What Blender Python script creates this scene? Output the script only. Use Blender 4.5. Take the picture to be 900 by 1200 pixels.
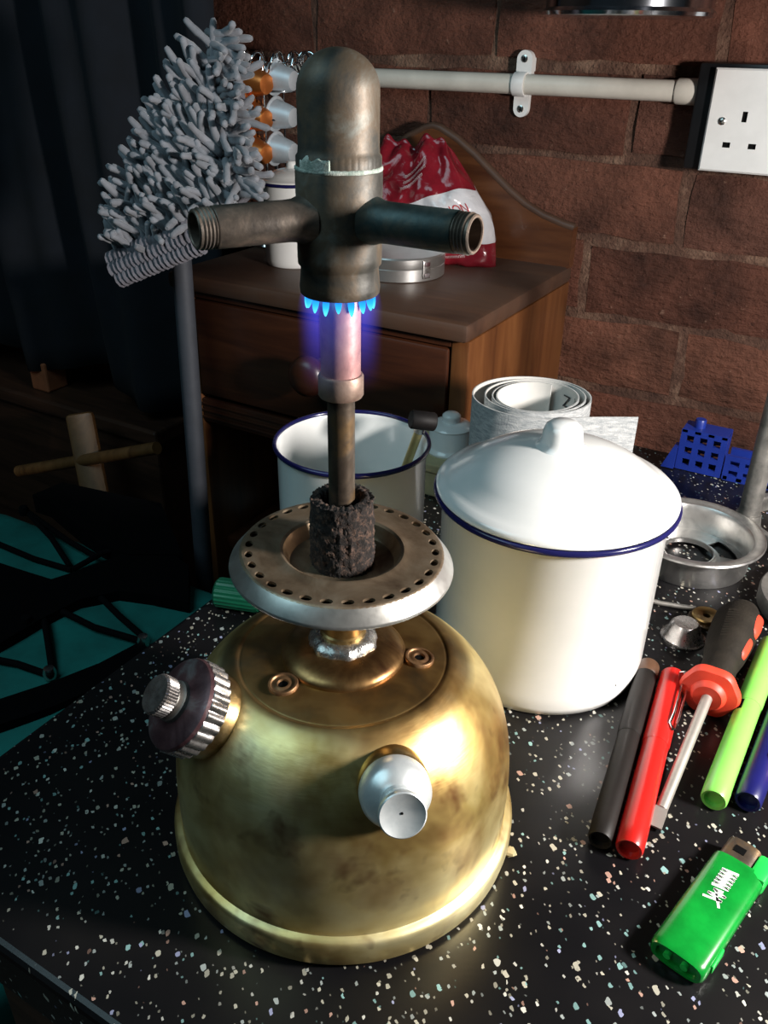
import bpy, bmesh, math, random
import numpy as np
from mathutils import Vector, Matrix, noise

random.seed(7)
rng = np.random.default_rng(7)
SC = bpy.context.scene
for o in list(bpy.data.objects):
    bpy.data.objects.remove(o)
COL = SC.collection

# ------------------------------------------------------------------ camera
F_PX = 1000.0
TH, ROLL, YAW = math.radians(29.2), math.radians(1.05), math.radians(30)
CAM = np.array([0.1625, -0.2450, 0.335])
_f = np.array([-math.sin(YAW)*math.cos(TH), math.cos(YAW)*math.cos(TH), -math.sin(TH)])
_r0 = np.array([math.cos(YAW), math.sin(YAW), 0.0])
_u0 = np.cross(_r0, _f)
CR = _r0*math.cos(ROLL) + _u0*math.sin(ROLL)
CU = _u0*math.cos(ROLL) - _r0*math.sin(ROLL)
cd = bpy.data.cameras.new('camera')
cd.sensor_fit = 'VERTICAL'
cd.sensor_height = 36.0
cd.sensor_width = 27.0
cd.lens = 36.0*F_PX/1200.0
cd.clip_start = 0.01
cam = bpy.data.objects.new('camera', cd)
COL.objects.link(cam)
M = Matrix.Identity(4)
for i in range(3):
    M[i][0], M[i][1], M[i][2], M[i][3] = CR[i], CU[i], -_f[i], CAM[i]
cam.matrix_world = M
SC.camera = cam

# ------------------------------------------------------------------ light
SC.view_settings.view_transform = 'Standard'
SC.view_settings.look = 'None'
SC.view_settings.gamma = 1.0
SC.view_settings.use_curve_mapping = False
SC.view_settings.exposure = 0.0
world = bpy.data.worlds.new('world')
SC.world = world
world.use_nodes = True
world.node_tree.nodes['Background'].inputs[0].default_value = (0.55, 0.78, 1.0, 1)
world.node_tree.nodes['Background'].inputs[1].default_value = 0.012


def light(name, kind, loc, target, energy, color, size):
    d = bpy.data.lights.new(name, kind)
    d.energy = energy
    d.color = color
    if kind == 'AREA':
        d.shape = 'DISK'
        d.size = size
    else:
        d.shadow_soft_size = size
    o = bpy.data.objects.new(name, d)
    COL.objects.link(o)
    o.location = loc
    o.rotation_euler = (Vector(target)-Vector(loc)).to_track_quat('-Z', 'Y').to_euler()
    return o


light('desk_lamp_light', 'AREA', (0.52, 0.13, 0.31), (0.03, 0.20, 0.06), 9.0, (1.0, 0.945, 0.90), 0.085)
light('room_daylight', 'AREA', (-0.50, -0.60, 1.10), (0.0, 0.12, 0.05), 5.5, (0.56, 0.88, 1.0), 0.9)


# ------------------------------------------------------------------ pixel helpers (900x1200 frame)
def ray(px, py):
    return _f + CR*(px-450)/F_PX - CU*(py-600)/F_PX


def PZ(px, py, z):
    d = ray(px, py)
    return Vector(CAM + d*((z-CAM[2])/d[2]))


def PY(px, py, y):
    d = ray(px, py)
    return Vector(CAM + d*((y-CAM[1])/d[1]))


def PD(px, py, dep):
    return Vector(CAM + ray(px, py)*dep)


# ------------------------------------------------------------------ materials
MATS = {}


def lin(c):
    return tuple((v/12.92 if v <= 0.04045 else ((v+0.055)/1.055)**2.4) for v in c)


class NT:
    def __init__(s, name):
        s.m = bpy.data.materials.new(name)
        s.m.use_nodes = True
        s.t = s.m.node_tree
        s.n = s.t.nodes
        s.b = s.n['Principled BSDF']
        s.tc = None

    def new(s, typ, **kw):
        nd = s.n.new(typ)
        for k, v in kw.items():
            setattr(nd, k, v)
        return nd

    def link(s, a, b):
        s.t.links.new(a, b)

    def coord(s, which='Object', scale=(1, 1, 1), loc=(0, 0, 0)):
        if s.tc is None:
            s.tc = s.new('ShaderNodeTexCoord')
        mp = s.new('ShaderNodeMapping')
        mp.inputs['Scale'].default_value = scale
        mp.inputs['Location'].default_value = loc
        s.link(s.tc.outputs[which], mp.inputs['Vector'])
        return mp.outputs[0]

    def noise(s, scale, detail=4, rough=0.55, vec=None, dist=0.0):
        nd = s.new('ShaderNodeTexNoise')
        nd.inputs['Scale'].default_value = scale
        nd.inputs['Detail'].default_value = detail
        nd.inputs['Roughness'].default_value = rough
        nd.inputs['Distortion'].default_value = dist
        s.link(vec if vec is not None else s.coord(), nd.inputs['Vector'])
        return nd.outputs['Fac']

    def ramp(s, fac, stops, interp='LINEAR'):
        nd = s.new('ShaderNodeValToRGB')
        nd.color_ramp.interpolation = interp
        el = nd.color_ramp.elements
        while len(el) < len(stops):
            el.new(0.5)
        for e, (p, c) in zip(el, stops):
            e.position = p
            e.color = (c[0], c[1], c[2], 1) if not isinstance(c, (int, float)) else (c, c, c, 1)
        s.link(fac, nd.inputs[0])
        return nd.outputs[0]

    def mix(s, fac, a, b, mode='MIX'):
        nd = s.new('ShaderNodeMix', data_type='RGBA', blend_type=mode)
        for inp, v in ((nd.inputs[0], fac), (nd.inputs[6], a), (nd.inputs[7], b)):
            if isinstance(v, (int, float)):
                inp.default_value = v
            elif isinstance(v, tuple):
                inp.default_value = (v[0], v[1], v[2], 1)
            else:
                s.link(v, inp)
        return nd.outputs[2]

    def math(s, op, a, b=None, c=None):
        nd = s.new('ShaderNodeMath', operation=op)
        for i, v in enumerate((a, b, c)):
            if v is None:
                continue
            if isinstance(v, (int, float)):
                nd.inputs[i].default_value = v
            else:
                s.link(v, nd.inputs[i])
        return nd.outputs[0]

    def bump(s, h, strength=0.3, dist=0.001):
        nd = s.new('ShaderNodeBump')
        nd.inputs['Strength'].default_value = strength
        nd.inputs['Distance'].default_value = dist
        s.link(h, nd.inputs['Height'])
        s.link(nd.outputs[0], s.b.inputs['Normal'])

    def set(s, **kw):
        names = dict(col='Base Color', rough='Roughness', metal='Metallic', trans='Transmission Weight', ior='IOR',
                     emis='Emission Color', estr='Emission Strength', coat='Coat Weight', crough='Coat Roughness',
                     sheen='Sheen Weight', sub='Subsurface Weight', aniso='Anisotropic', spec='Specular IOR Level', alpha='Alpha')
        for k, v in kw.items():
            inp = s.b.inputs[names[k]]
            if isinstance(v, (int, float)):
                inp.default_value = v
            elif isinstance(v, tuple):
                inp.default_value = (v[0], v[1], v[2], 1)
            else:
                s.link(v, inp)
        return s


def plain(name, col, rough=0.5, metal=0.0, var=0.15, scale=60, bump=0.0, **kw):
    """a one-colour material with a little grain of its own"""
    t = NT(name)
    n = t.noise(scale, 5)
    dark = tuple(c*(1-var) for c in col)
    lite = tuple(min(1, c*(1+var)) for c in col)
    t.set(col=t.ramp(n, [(0.3, dark), (0.7, lite)]), rough=rough, metal=metal, **kw)
    if bump:
        t.bump(t.noise(scale*6, 3), bump, 0.001)
    MATS[name] = t.m
    return t.m


def mk_brass():
    t = NT('brass_patina')
    v = t.coord()
    n1 = t.noise(20, 4, 0.55, v, 0.3)
    n2 = t.noise(48, 3, 0.55, v, 0.2)
    n3 = t.noise(9, 3, 0.5, v)
    base = t.ramp(n1, [(0.28, (0.24, 0.12, 0.035)), (0.40, (0.55, 0.38, 0.13)), (0.54, (0.82, 0.67, 0.31)), (0.70, (0.93, 0.84, 0.50))])
    stain = t.ramp(n2, [(0.58, 0.0), (0.74, 0.85)])
    n4 = t.noise(30, 3, 0.55, t.coord('Object', (1, 1, 0.8), (3.1, 1.7, 0.4)), 0.2)
    base = t.mix(t.ramp(n4, [(0.50, 0.0), (0.72, 0.8)]), base, (0.36, 0.20, 0.09))
    col = t.mix(stain, base, (0.16, 0.055, 0.02))
    # the top plate is browner than the polished flanks
    sep = t.new('ShaderNodeSeparateXYZ')
    t.link(t.tc.outputs['Object'], sep.inputs[0])
    hz = t.math('ADD', sep.outputs['Z'], t.math('MULTIPLY', t.math('SUBTRACT', n3, 0.5), 0.02))
    topf = t.ramp(hz, [(0.0945, 0.0), (0.0985, 0.92)])
    brown = t.ramp(n2, [(0.32, (0.05, 0.022, 0.009)), (0.5, (0.17, 0.080, 0.020)), (0.68, (0.32, 0.19, 0.06))])
    col = t.mix(topf, col, brown)
    rough = t.math('MULTIPLY_ADD', n1, 0.25, 0.30)
    t.set(col=col, rough=rough, metal=0.9)
    sc = t.coord('Object', (140, 140, 900))
    t.bump(t.noise(1.0, 3, 0.6, sc), 0.10, 0.0006)
    MATS['brass'] = t.m


mk_brass()


def mk_patina(name, cols, metal=0.7, rough=0.5, scale=70, bumpk=0.25, rvar=0.25):
    t = NT(name)
    v = t.coord()
    n1 = t.noise(scale, 6, 0.62, v, 0.5)
    n2 = t.noise(scale*4, 4, 0.6, v)
    k = len(cols)
    c = t.ramp(n1, [(0.32+0.36*i/(k-1), cols[i]) for i in range(k)])
    t.set(col=c, rough=t.math('MULTIPLY_ADD', n2, rvar, rough-rvar/2), metal=metal)
    t.bump(n2, bumpk, 0.0006)
    MATS[name] = t.m


mk_patina('burner_patina', [(0.034, 0.033, 0.028), (0.068, 0.064, 0.054), (0.115, 0.086, 0.058), (0.16, 0.16, 0.138)], 0.35, 0.52, 55)
mk_patina('verdigris', [(0.022, 0.036, 0.036), (0.045, 0.072, 0.072), (0.12, 0.11, 0.085)], 0.5, 0.5)
mk_patina('scale_crust', [(0.22, 0.30, 0.26), (0.42, 0.48, 0.42), (0.62, 0.66, 0.6)], 0.1, 0.8, 300, 0.7)
mk_patina('copper_hot', [(0.30, 0.16, 0.15), (0.55, 0.30, 0.27), (0.62, 0.40, 0.36)], 0.55, 0.42, 50)
mk_patina('copper_dull', [(0.20, 0.13, 0.10), (0.34, 0.24, 0.19), (0.40, 0.30, 0.25)], 0.6, 0.5, 60)
mk_patina('tube_dark', [(0.06, 0.045, 0.035), (0.13, 0.10, 0.075), (0.24, 0.15, 0.07)], 0.75, 0.42, 60)
mk_patina('arm_bronze', [(0.065, 0.055, 0.047), (0.13, 0.105, 0.085), (0.27, 0.20, 0.155)], 0.5, 0.45, 90)
mk_patina('plate_steel', [(0.13, 0.085, 0.052), (0.25, 0.18, 0.115), (0.34, 0.27, 0.19)], 0.75, 0.48, 45)
mk_patina('rim_steel', [(0.46, 0.45, 0.42), (0.62, 0.61, 0.57), (0.72, 0.71, 0.68)], 0.9, 0.36, 30, 0.1)
mk_patina('brass_small', [(0.30, 0.18, 0.06), (0.50, 0.34, 0.14), (0.62, 0.47, 0.24)], 1.0, 0.35, 60, 0.1)
mk_patina('cap_brown', [(0.12, 0.055, 0.025), (0.33, 0.19, 0.075), (0.45, 0.29, 0.13)], 0.95, 0.33, 40, 0.1)
mk_patina('solder', [(0.45, 0.45, 0.44), (0.7, 0.7, 0.68), (0.85, 0.85, 0.83)], 0.95, 0.28, 160, 0.6)
mk_patina('nickel', [(0.32, 0.30, 0.29), (0.60, 0.57, 0.55), (0.75, 0.73, 0.71)], 0.95, 0.28, 80, 0.1)
mk_patina('nickel_worn', [(0.05, 0.02, 0.025), (0.12, 0.06, 0.065), (0.26, 0.25, 0.25)], 0.5, 0.42, 60, 0.1)
mk_patina('satin_nickel', [(0.56, 0.61, 0.62), (0.70, 0.74, 0.74), (0.80, 0.82, 0.81)], 0.55, 0.34, 60, 0.06)
mk_patina('hole_shade_steel', [(0.02, 0.015, 0.012), (0.05, 0.038, 0.03), (0.09, 0.07, 0.05)], 0.4, 0.6, 60)  # dark tone stands in for the shade below the pierced plate
mk_patina('screw_brown', [(0.10, 0.045, 0.022), (0.22, 0.12, 0.055), (0.32, 0.19, 0.095)], 0.7, 0.48, 90)
mk_patina('wick', [(0.005, 0.004, 0.0035), (0.016, 0.011, 0.009), (0.11, 0.065, 0.045)], 0.0, 0.95, 420, 0.9)
mk_patina('aluminium', [(0.42, 0.42, 0.41), (0.60, 0.59, 0.57), (0.70, 0.69, 0.66)], 0.95, 0.34, 50, 0.08)
mk_patina('dull_steel', [(0.16, 0.155, 0.145), (0.27, 0.26, 0.24), (0.36, 0.34, 0.31)], 0.7, 0.5, 60, 0.1)


def mk_counter():
    t = NT('speckled_worktop')
    v = t.coord()
    base_n = t.noise(14, 3, 0.5, v)
    col = t.ramp(base_n, [(0.3, (0.0035, 0.0035, 0.0045)), (0.7, (0.010, 0.009, 0.009))])
    rgh = None
    nz = t.new('ShaderNodeTexNoise')
    nz.inputs['Scale'].default_value = 300
    t.link(v, nz.inputs['Vector'])
    warp = t.new('ShaderNodeVectorMath', operation='MULTIPLY_ADD')
    t.link(nz.outputs['Color'], warp.inputs[0])
    warp.inputs[1].default_value = (0.0022, 0.0022, 0.0)
    t.link(v, warp.inputs[2])
    for sc, frac, size, seed in ((170, 0.09, 0.27, 0.0), (260, 0.16, 0.30, 3.7), (430, 0.20, 0.34, 9.1)):
        mp = t.new('ShaderNodeMapping')
        mp.inputs['Location'].default_value = (seed, seed*1.3, 0)
        mp.inputs['Rotation'].default_value = (0.62, 0.50, 0)
        t.link(warp.outputs[0], mp.inputs['Vector'])
        vo = t.new('ShaderNodeTexVoronoi', voronoi_dimensions='2D', distance='MINKOWSKI')
        vo.inputs['Exponent'].default_value = 1.3
        vo.inputs['Scale'].default_value = sc
        t.link(mp.outputs[0], vo.inputs['Vector'])
        sp = t.new('ShaderNodeSeparateColor')
        t.link(vo.outputs['Color'], sp.inputs[0])
        pick = t.math('LESS_THAN', sp.outputs[0], frac)
        rad = t.math('MULTIPLY_ADD', sp.outputs[1], size*0.7, size*0.35)
        near = t.math('LESS_THAN', vo.outputs['Distance'], rad)
        chip = t.math('MULTIPLY', pick, near)
        tint = t.ramp(sp.outputs[2], [(0.0, (0.55, 0.52, 0.42)), (0.35, (0.75, 0.74, 0.66)), (0.55, (0.42, 0.46, 0.44)), (0.72, (0.30, 0.52, 0.50)), (0.86, (0.62, 0.38, 0.30)), (0.94, (0.40, 0.42, 0.62))], 'CONSTANT')
        bright = t.math('MULTIPLY_ADD', sp.outputs[1], 0.70, 0.08)
        tint = t.mix(1.0, tint, bright, 'MULTIPLY')
        col = t.mix(chip, col, tint)
    t.set(col=col, rough=0.30, spec=0.35)
    t.bump(t.noise(500, 2, 0.5, v), 0.06, 0.0004)
    MATS['counter'] = t.m


mk_counter()


def mk_brick():
    t = NT('brick_clay')
    v = t.coord()
    oi = t.new('ShaderNodeObjectInfo')
    off = t.new('ShaderNodeVectorMath', operation='MULTIPLY_ADD')
    comb = t.new('ShaderNodeCombineXYZ')
    for i in range(3):
        t.link(oi.outputs['Random'], comb.inputs[i])
    t.link(comb.outputs[0], off.inputs[0])
    off.inputs[1].default_value = (31.0, 17.0, 23.0)
    t.link(v, off.inputs[2])
    vv = off.outputs[0]
    n1 = t.noise(16, 6, 0.6, vv)
    n2 = t.noise(130, 5, 0.65, vv)
    tone = t.ramp(oi.outputs['Random'], [(0.0, (0.080, 0.028, 0.017)), (0.35, (0.115, 0.042, 0.026)), (0.7, (0.145, 0.056, 0.034)), (1.0, (0.090, 0.036, 0.024))])
    var = t.ramp(n1, [(0.3, 0.35), (0.5, 0.92), (0.7, 1.45)])
    c = t.mix(1.0, tone, var, 'MULTIPLY')
    fleck = t.ramp(n2, [(0.64, 0.0), (0.76, 0.55)])
    c = t.mix(fleck, c, (0.34, 0.20, 0.14))
    pit = t.ramp(n2, [(0.26, 0.7), (0.36, 0.0)])
    c = t.mix(pit, c, (0.02, 0.01, 0.008))
    t.set(col=c, rough=0.82, spec=0.3)
    st = t.coord('Object', (60, 60, 190))
    h = t.math('ADD', n2, t.math('MULTIPLY', t.noise(1.0, 4, 0.6, st), 1.2))
    t.bump(h, 0.9, 0.004)
    MATS['brick'] = t.m


mk_brick()


def mk_mortar():
    t = NT('mortar')
    v = t.coord()
    n1 = t.noise(25, 6, 0.65, v)
    n2 = t.noise(240, 4, 0.6, v)
    c = t.ramp(n1, [(0.30, (0.040, 0.016, 0.010)), (0.52, (0.105, 0.050, 0.032)), (0.72, (0.25, 0.15, 0.10))])
    t.set(col=c, rough=0.95)
    t.bump(t.math('ADD', n1, n2), 0.9, 0.004)
    MATS['mortar'] = t.m


mk_mortar()


def mk_wood(name, dark, mid, lite, rough=0.35, axis=0, scale=18, dust=None):
    t = NT(name)
    s = [scale*2.2]*3
    s[axis] = scale*0.22
    v = t.coord('Object', tuple(s))
    n1 = t.noise(1.0, 6, 0.6, v, 1.2)
    c = t.ramp(n1, [(0.30, dark), (0.5, mid), (0.72, lite)])
    if dust:
        n2 = t.noise(20, 5, 0.6)
        c = t.mix(t.ramp(n2, [(0.35, 0.25), (0.65, 0.85)]), c, dust)
    t.set(col=c, rough=rough, coat=0.25 if not dust else 0.0, crough=0.3)
    t.bump(n1, 0.12, 0.001)
    MATS[name] = t.m


mk_wood('cabinet_wood', (0.022, 0.006, 0.003), (0.045, 0.013, 0.005), (0.070, 0.021, 0.008), 0.38, 0)
mk_wood('cabinet_wood_v', (0.075, 0.025, 0.008), (0.14, 0.050, 0.015), (0.195, 0.076, 0.024), 0.38, 2)
mk_wood('cabinet_top', (0.035, 0.014, 0.007), (0.075, 0.032, 0.016), (0.11, 0.052, 0.027), 0.5, 0, 14, (0.072, 0.042, 0.029))
mk_wood('backboard_wood', (0.045, 0.014, 0.006), (0.09, 0.031, 0.011), (0.13, 0.048, 0.018), 0.34, 0)
mk_wood('pale_wood', (0.085, 0.036, 0.010), (0.15, 0.068, 0.020), (0.20, 0.098, 0.033), 0.55, 2)
mk_wood('dark_wood', (0.02, 0.009, 0.005), (0.045, 0.02, 0.011), (0.07, 0.03, 0.016), 0.5, 0)
mk_wood('floor_wood', (0.03, 0.018, 0.010), (0.07, 0.04, 0.022), (0.10, 0.06, 0.03), 0.5, 1, 8)


def mk_enamel():
    t = NT('white_enamel')
    v = t.coord()
    n = t.noise(14, 5, 0.6, v)
    c = t.ramp(n, [(0.35, (0.72, 0.73, 0.71)), (0.6, (0.80, 0.80, 0.78))])
    vo = t.new('ShaderNodeTexVoronoi')
    vo.inputs['Scale'].default_value = 70
    t.link(v, vo.inputs['Vector'])
    sp = t.new('ShaderNodeSeparateColor')
    t.link(vo.outputs['Color'], sp.inputs[0])
    spot = t.math('MULTIPLY', t.math('LESS_THAN', sp.outputs[0], 0.07), t.math('LESS_THAN', vo.outputs['Distance'], 0.055))
    c = t.mix(spot, c, (0.05, 0.04, 0.035))
    t.set(col=c, rough=0.16, coat=0.4, crough=0.08)
    MATS['enamel'] = t.m


mk_enamel()
plain('navy_enamel', (0.010, 0.010, 0.065), 0.18, 0, 0.1)
plain('white_plastic', (0.74, 0.73, 0.71), 0.35, 0, 0.04)
plain('conduit_plastic', (0.60, 0.56, 0.49), 0.45, 0, 0.1, 30)
plain('black_plastic', (0.008, 0.008, 0.009), 0.4, 0, 0.2)
plain('pin_hole_black', (0.004, 0.004, 0.004), 0.8, 0, 0.1, spec=0.1)
plain('screw_metal', (0.62, 0.60, 0.56), 0.25, 1.0, 0.1)
plain('chrome', (0.72, 0.74, 0.76), 0.09, 1.0, 0.04)
plain('pan_steel', (0.50, 0.52, 0.56), 0.14, 1.0, 0.15, 20)
plain('red_plastic', (0.46, 0.012, 0.009), 0.3, 0, 0.08, coat=0.3)
plain('black_pen_plastic', (0.010, 0.008, 0.007), 0.5, 0, 0.25, spec=0.25)
plain('brown_plastic', (0.09, 0.045, 0.025), 0.4, 0, 0.2)
plain('lime_plastic', (0.22, 0.68, 0.10), 0.33, 0, 0.05, coat=0.3)
plain('blue_pen_plastic', (0.007, 0.008, 0.085), 0.33, 0, 0.1)
plain('orange_rubber', (0.62, 0.045, 0.02), 0.5, 0, 0.08)
plain('handle_rubber', (0.015, 0.012, 0.0085), 0.75, 0, 0.3, 90, 0.3, spec=0.2)
plain('shaft_steel', (0.42, 0.39, 0.35), 0.42, 0.6, 0.12)
plain('lighter_green', (0.004, 0.24, 0.028), 0.22, 0, 0.3, 70, coat=0.4, trans=0.12)
plain('lighter_button', (0.015, 0.50, 0.07), 0.3, 0, 0.05)
plain('lighter_print', (0.80, 0.80, 0.76), 0.5, 0, 0.03)
plain('blue_plastic', (0.008, 0.024, 0.20), 0.4, 0, 0.1)
plain('mop_chenille', (0.205, 0.215, 0.24), 0.95, 0, 0.42, 34, 0.5, sheen=0.3)
plain('mop_hem', (0.17, 0.165, 0.19), 0.95, 0, 0.2, 300, 0.8)
plain('pole_grey', (0.045, 0.05, 0.062), 0.65, 0.1, 0.1)
plain('navy_cloth', (0.0036, 0.0058, 0.0105), 0.95, 0, 0.3, 20, 0.2)
plain('teal_cloth', (0.004, 0.155, 0.135), 0.75, 0, 0.25, 25, 0.15)
plain('black_cloth', (0.0014, 0.0014, 0.0018), 0.95, 0, 0.2, 40, 0.2, spec=0.08)
plain('cord_black', (0.002, 0.002, 0.0025), 0.85, 0, 0.2, spec=0.1)
plain('green_ribbed', (0.006, 0.12, 0.06), 0.4, 0, 0.1)
plain('card_tan', (0.42, 0.36, 0.20), 0.8, 0, 0.12)
plain('brass_rod', (0.52, 0.44, 0.20), 0.38, 0.85, 0.15)
plain('hammer_black', (0.006, 0.005, 0.005), 0.6, 0, 0.2, spec=0.2)
plain('capsule_copper', (0.55, 0.17, 0.04), 0.36, 0.75, 0.08)
plain('capsule_silver', (0.55, 0.60, 0.64), 0.5, 0.5, 0.1)
plain('tin_silver', (0.58, 0.57, 0.55), 0.32, 0.9, 0.06)
plain('bag_white', (0.62, 0.61, 0.62), 0.25, 0, 0.05)
plain('bag_print_white', (0.55, 0.42, 0.42), 0.3, 0, 0.03)
plain('bag_print_red', (0.42, 0.03, 0.035), 0.3, 0, 0.03)
plain('ink_black', (0.03, 0.03, 0.035), 0.6, 0, 0.05)
plain('sand_backing', (0.66, 0.64, 0.60), 0.75, 0, 0.06)
plain('plaster_dark', (0.05, 0.035, 0.028), 0.9, 0, 0.2, 10)
plain('terracotta', (0.36, 0.11, 0.045), 0.7, 0, 0.15)
plain('bead_black', (0.003, 0.003, 0.003), 0.9, spec=0.05)


def mk_grit():
    t = NT('sandpaper_grit')
    v = t.coord('Object', (120, 120, 500))
    n = t.noise(1.0, 5, 0.7, v, 0.6)
    g = t.noise(900, 2, 0.5)
    c = t.ramp(n, [(0.32, (0.22, 0.24, 0.25)), (0.55, (0.42, 0.43, 0.43)), (0.7, (0.60, 0.59, 0.57))])
    t.set(col=c, rough=0.9)
    t.bump(g, 0.6, 0.0006)
    MATS['grit'] = t.m


mk_grit()


def mk_bag():
    t = NT('printed_film')
    tc = t.new('ShaderNodeTexCoord')
    sp = t.new('ShaderNodeSeparateXYZ')
    t.link(tc.outputs['UV'], sp.inputs[0])
    u, vv = sp.outputs[0], sp.outputs[1]
    # a white band that narrows to the left, red above and below
    top = t.math('MULTIPLY_ADD', u, 0.36, 0.34)
    bot = t.math('MULTIPLY_ADD', u, 0.07, 0.155)
    inb = t.math('MULTIPLY', t.math('LESS_THAN', vv, top), t.math('GREATER_THAN', vv, bot))
    red = t.ramp(t.noise(30, 4), [(0.3, (0.13, 0.006, 0.012)), (0.7, (0.23, 0.012, 0.022))])
    t.set(col=t.mix(inb, red, (0.60, 0.59, 0.61)), rough=0.2, coat=0.4, crough=0.1)
    t.bump(t.noise(45, 3, 0.5, t.coord(), 0.8), 0.35, 0.006)
    MATS['bag'] = t.m


mk_bag()


def mk_flame():
    t = NT('flame_cyan')
    sp = t.new('ShaderNodeSeparateXYZ')
    tc = t.new('ShaderNodeTexCoord')
    t.link(tc.outputs['Object'], sp.inputs[0])
    mr = t.new('ShaderNodeMapRange')
    mr.inputs[1].default_value = 0.2525
    mr.inputs[2].default_value = 0.2582
    t.link(sp.outputs['Z'], mr.inputs[0])
    c = t.ramp(mr.outputs[0], [(0.0, (0.10, 0.75, 1.0)), (0.45, (0.02, 0.42, 1.0)), (1.0, (0.01, 0.10, 0.85))])
    t.set(col=(0, 0, 0), emis=c, estr=1.5, rough=1.0, spec=0.0)
    MATS['flame_cyan'] = t.m


mk_flame()


def mk_glow():
    m = bpy.data.materials.new('flame_glow_gas')
    m.use_nodes = True
    nt = m.node_tree
    nt.nodes.remove(nt.nodes['Principled BSDF'])
    out = nt.nodes['Material Output']
    em = nt.nodes.new('ShaderNodeEmission')
    em.inputs[0].default_value = (0.10, 0.10, 1.0, 1)
    tc = nt.nodes.new('ShaderNodeTexCoord')
    sp = nt.nodes.new('ShaderNodeSeparateXYZ')
    nt.links.new(tc.outputs['Object'], sp.inputs[0])
    mr = nt.nodes.new('ShaderNodeMapRange')
    mr.inputs[1].default_value = -0.036
    mr.inputs[2].default_value = 0.0
    mr.inputs[3].default_value = 0.0
    mr.inputs[4].default_value = 1.0
    nt.links.new(sp.outputs['Z'], mr.inputs[0])
    pw = nt.nodes.new('ShaderNodeMath')
    pw.operation = 'POWER'
    pw.inputs[1].default_value = 1.8
    nt.links.new(mr.outputs[0], pw.inputs[0])
    mu = nt.nodes.new('ShaderNodeMath')
    mu.operation = 'MULTIPLY'
    mu.inputs[1].default_value = 46.0
    cb = nt.nodes.new('ShaderNodeCombineXYZ')
    nt.links.new(sp.outputs['X'], cb.inputs[0])
    nt.links.new(sp.outputs['Y'], cb.inputs[1])
    ln = nt.nodes.new('ShaderNodeVectorMath')
    ln.operation = 'LENGTH'
    nt.links.new(cb.outputs[0], ln.inputs[0])
    rf = nt.nodes.new('ShaderNodeMapRange')
    rf.interpolation_type = 'SMOOTHSTEP'
    rf.inputs[1].default_value = 0.0155
    rf.inputs[2].default_value = 0.0095
    nt.links.new(ln.outputs['Value'], rf.inputs[0])
    m2 = nt.nodes.new('ShaderNodeMath')
    m2.operation = 'MULTIPLY'
    nt.links.new(pw.outputs[0], m2.inputs[0])
    nt.links.new(rf.outputs[0], m2.inputs[1])
    nt.links.new(m2.outputs[0], mu.inputs[0])
    nt.links.new(mu.outputs[0], em.inputs[1])
    nt.links.new(em.outputs[0], out.inputs['Volume'])
    MATS['flame_glow'] = m


mk_glow()


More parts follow.
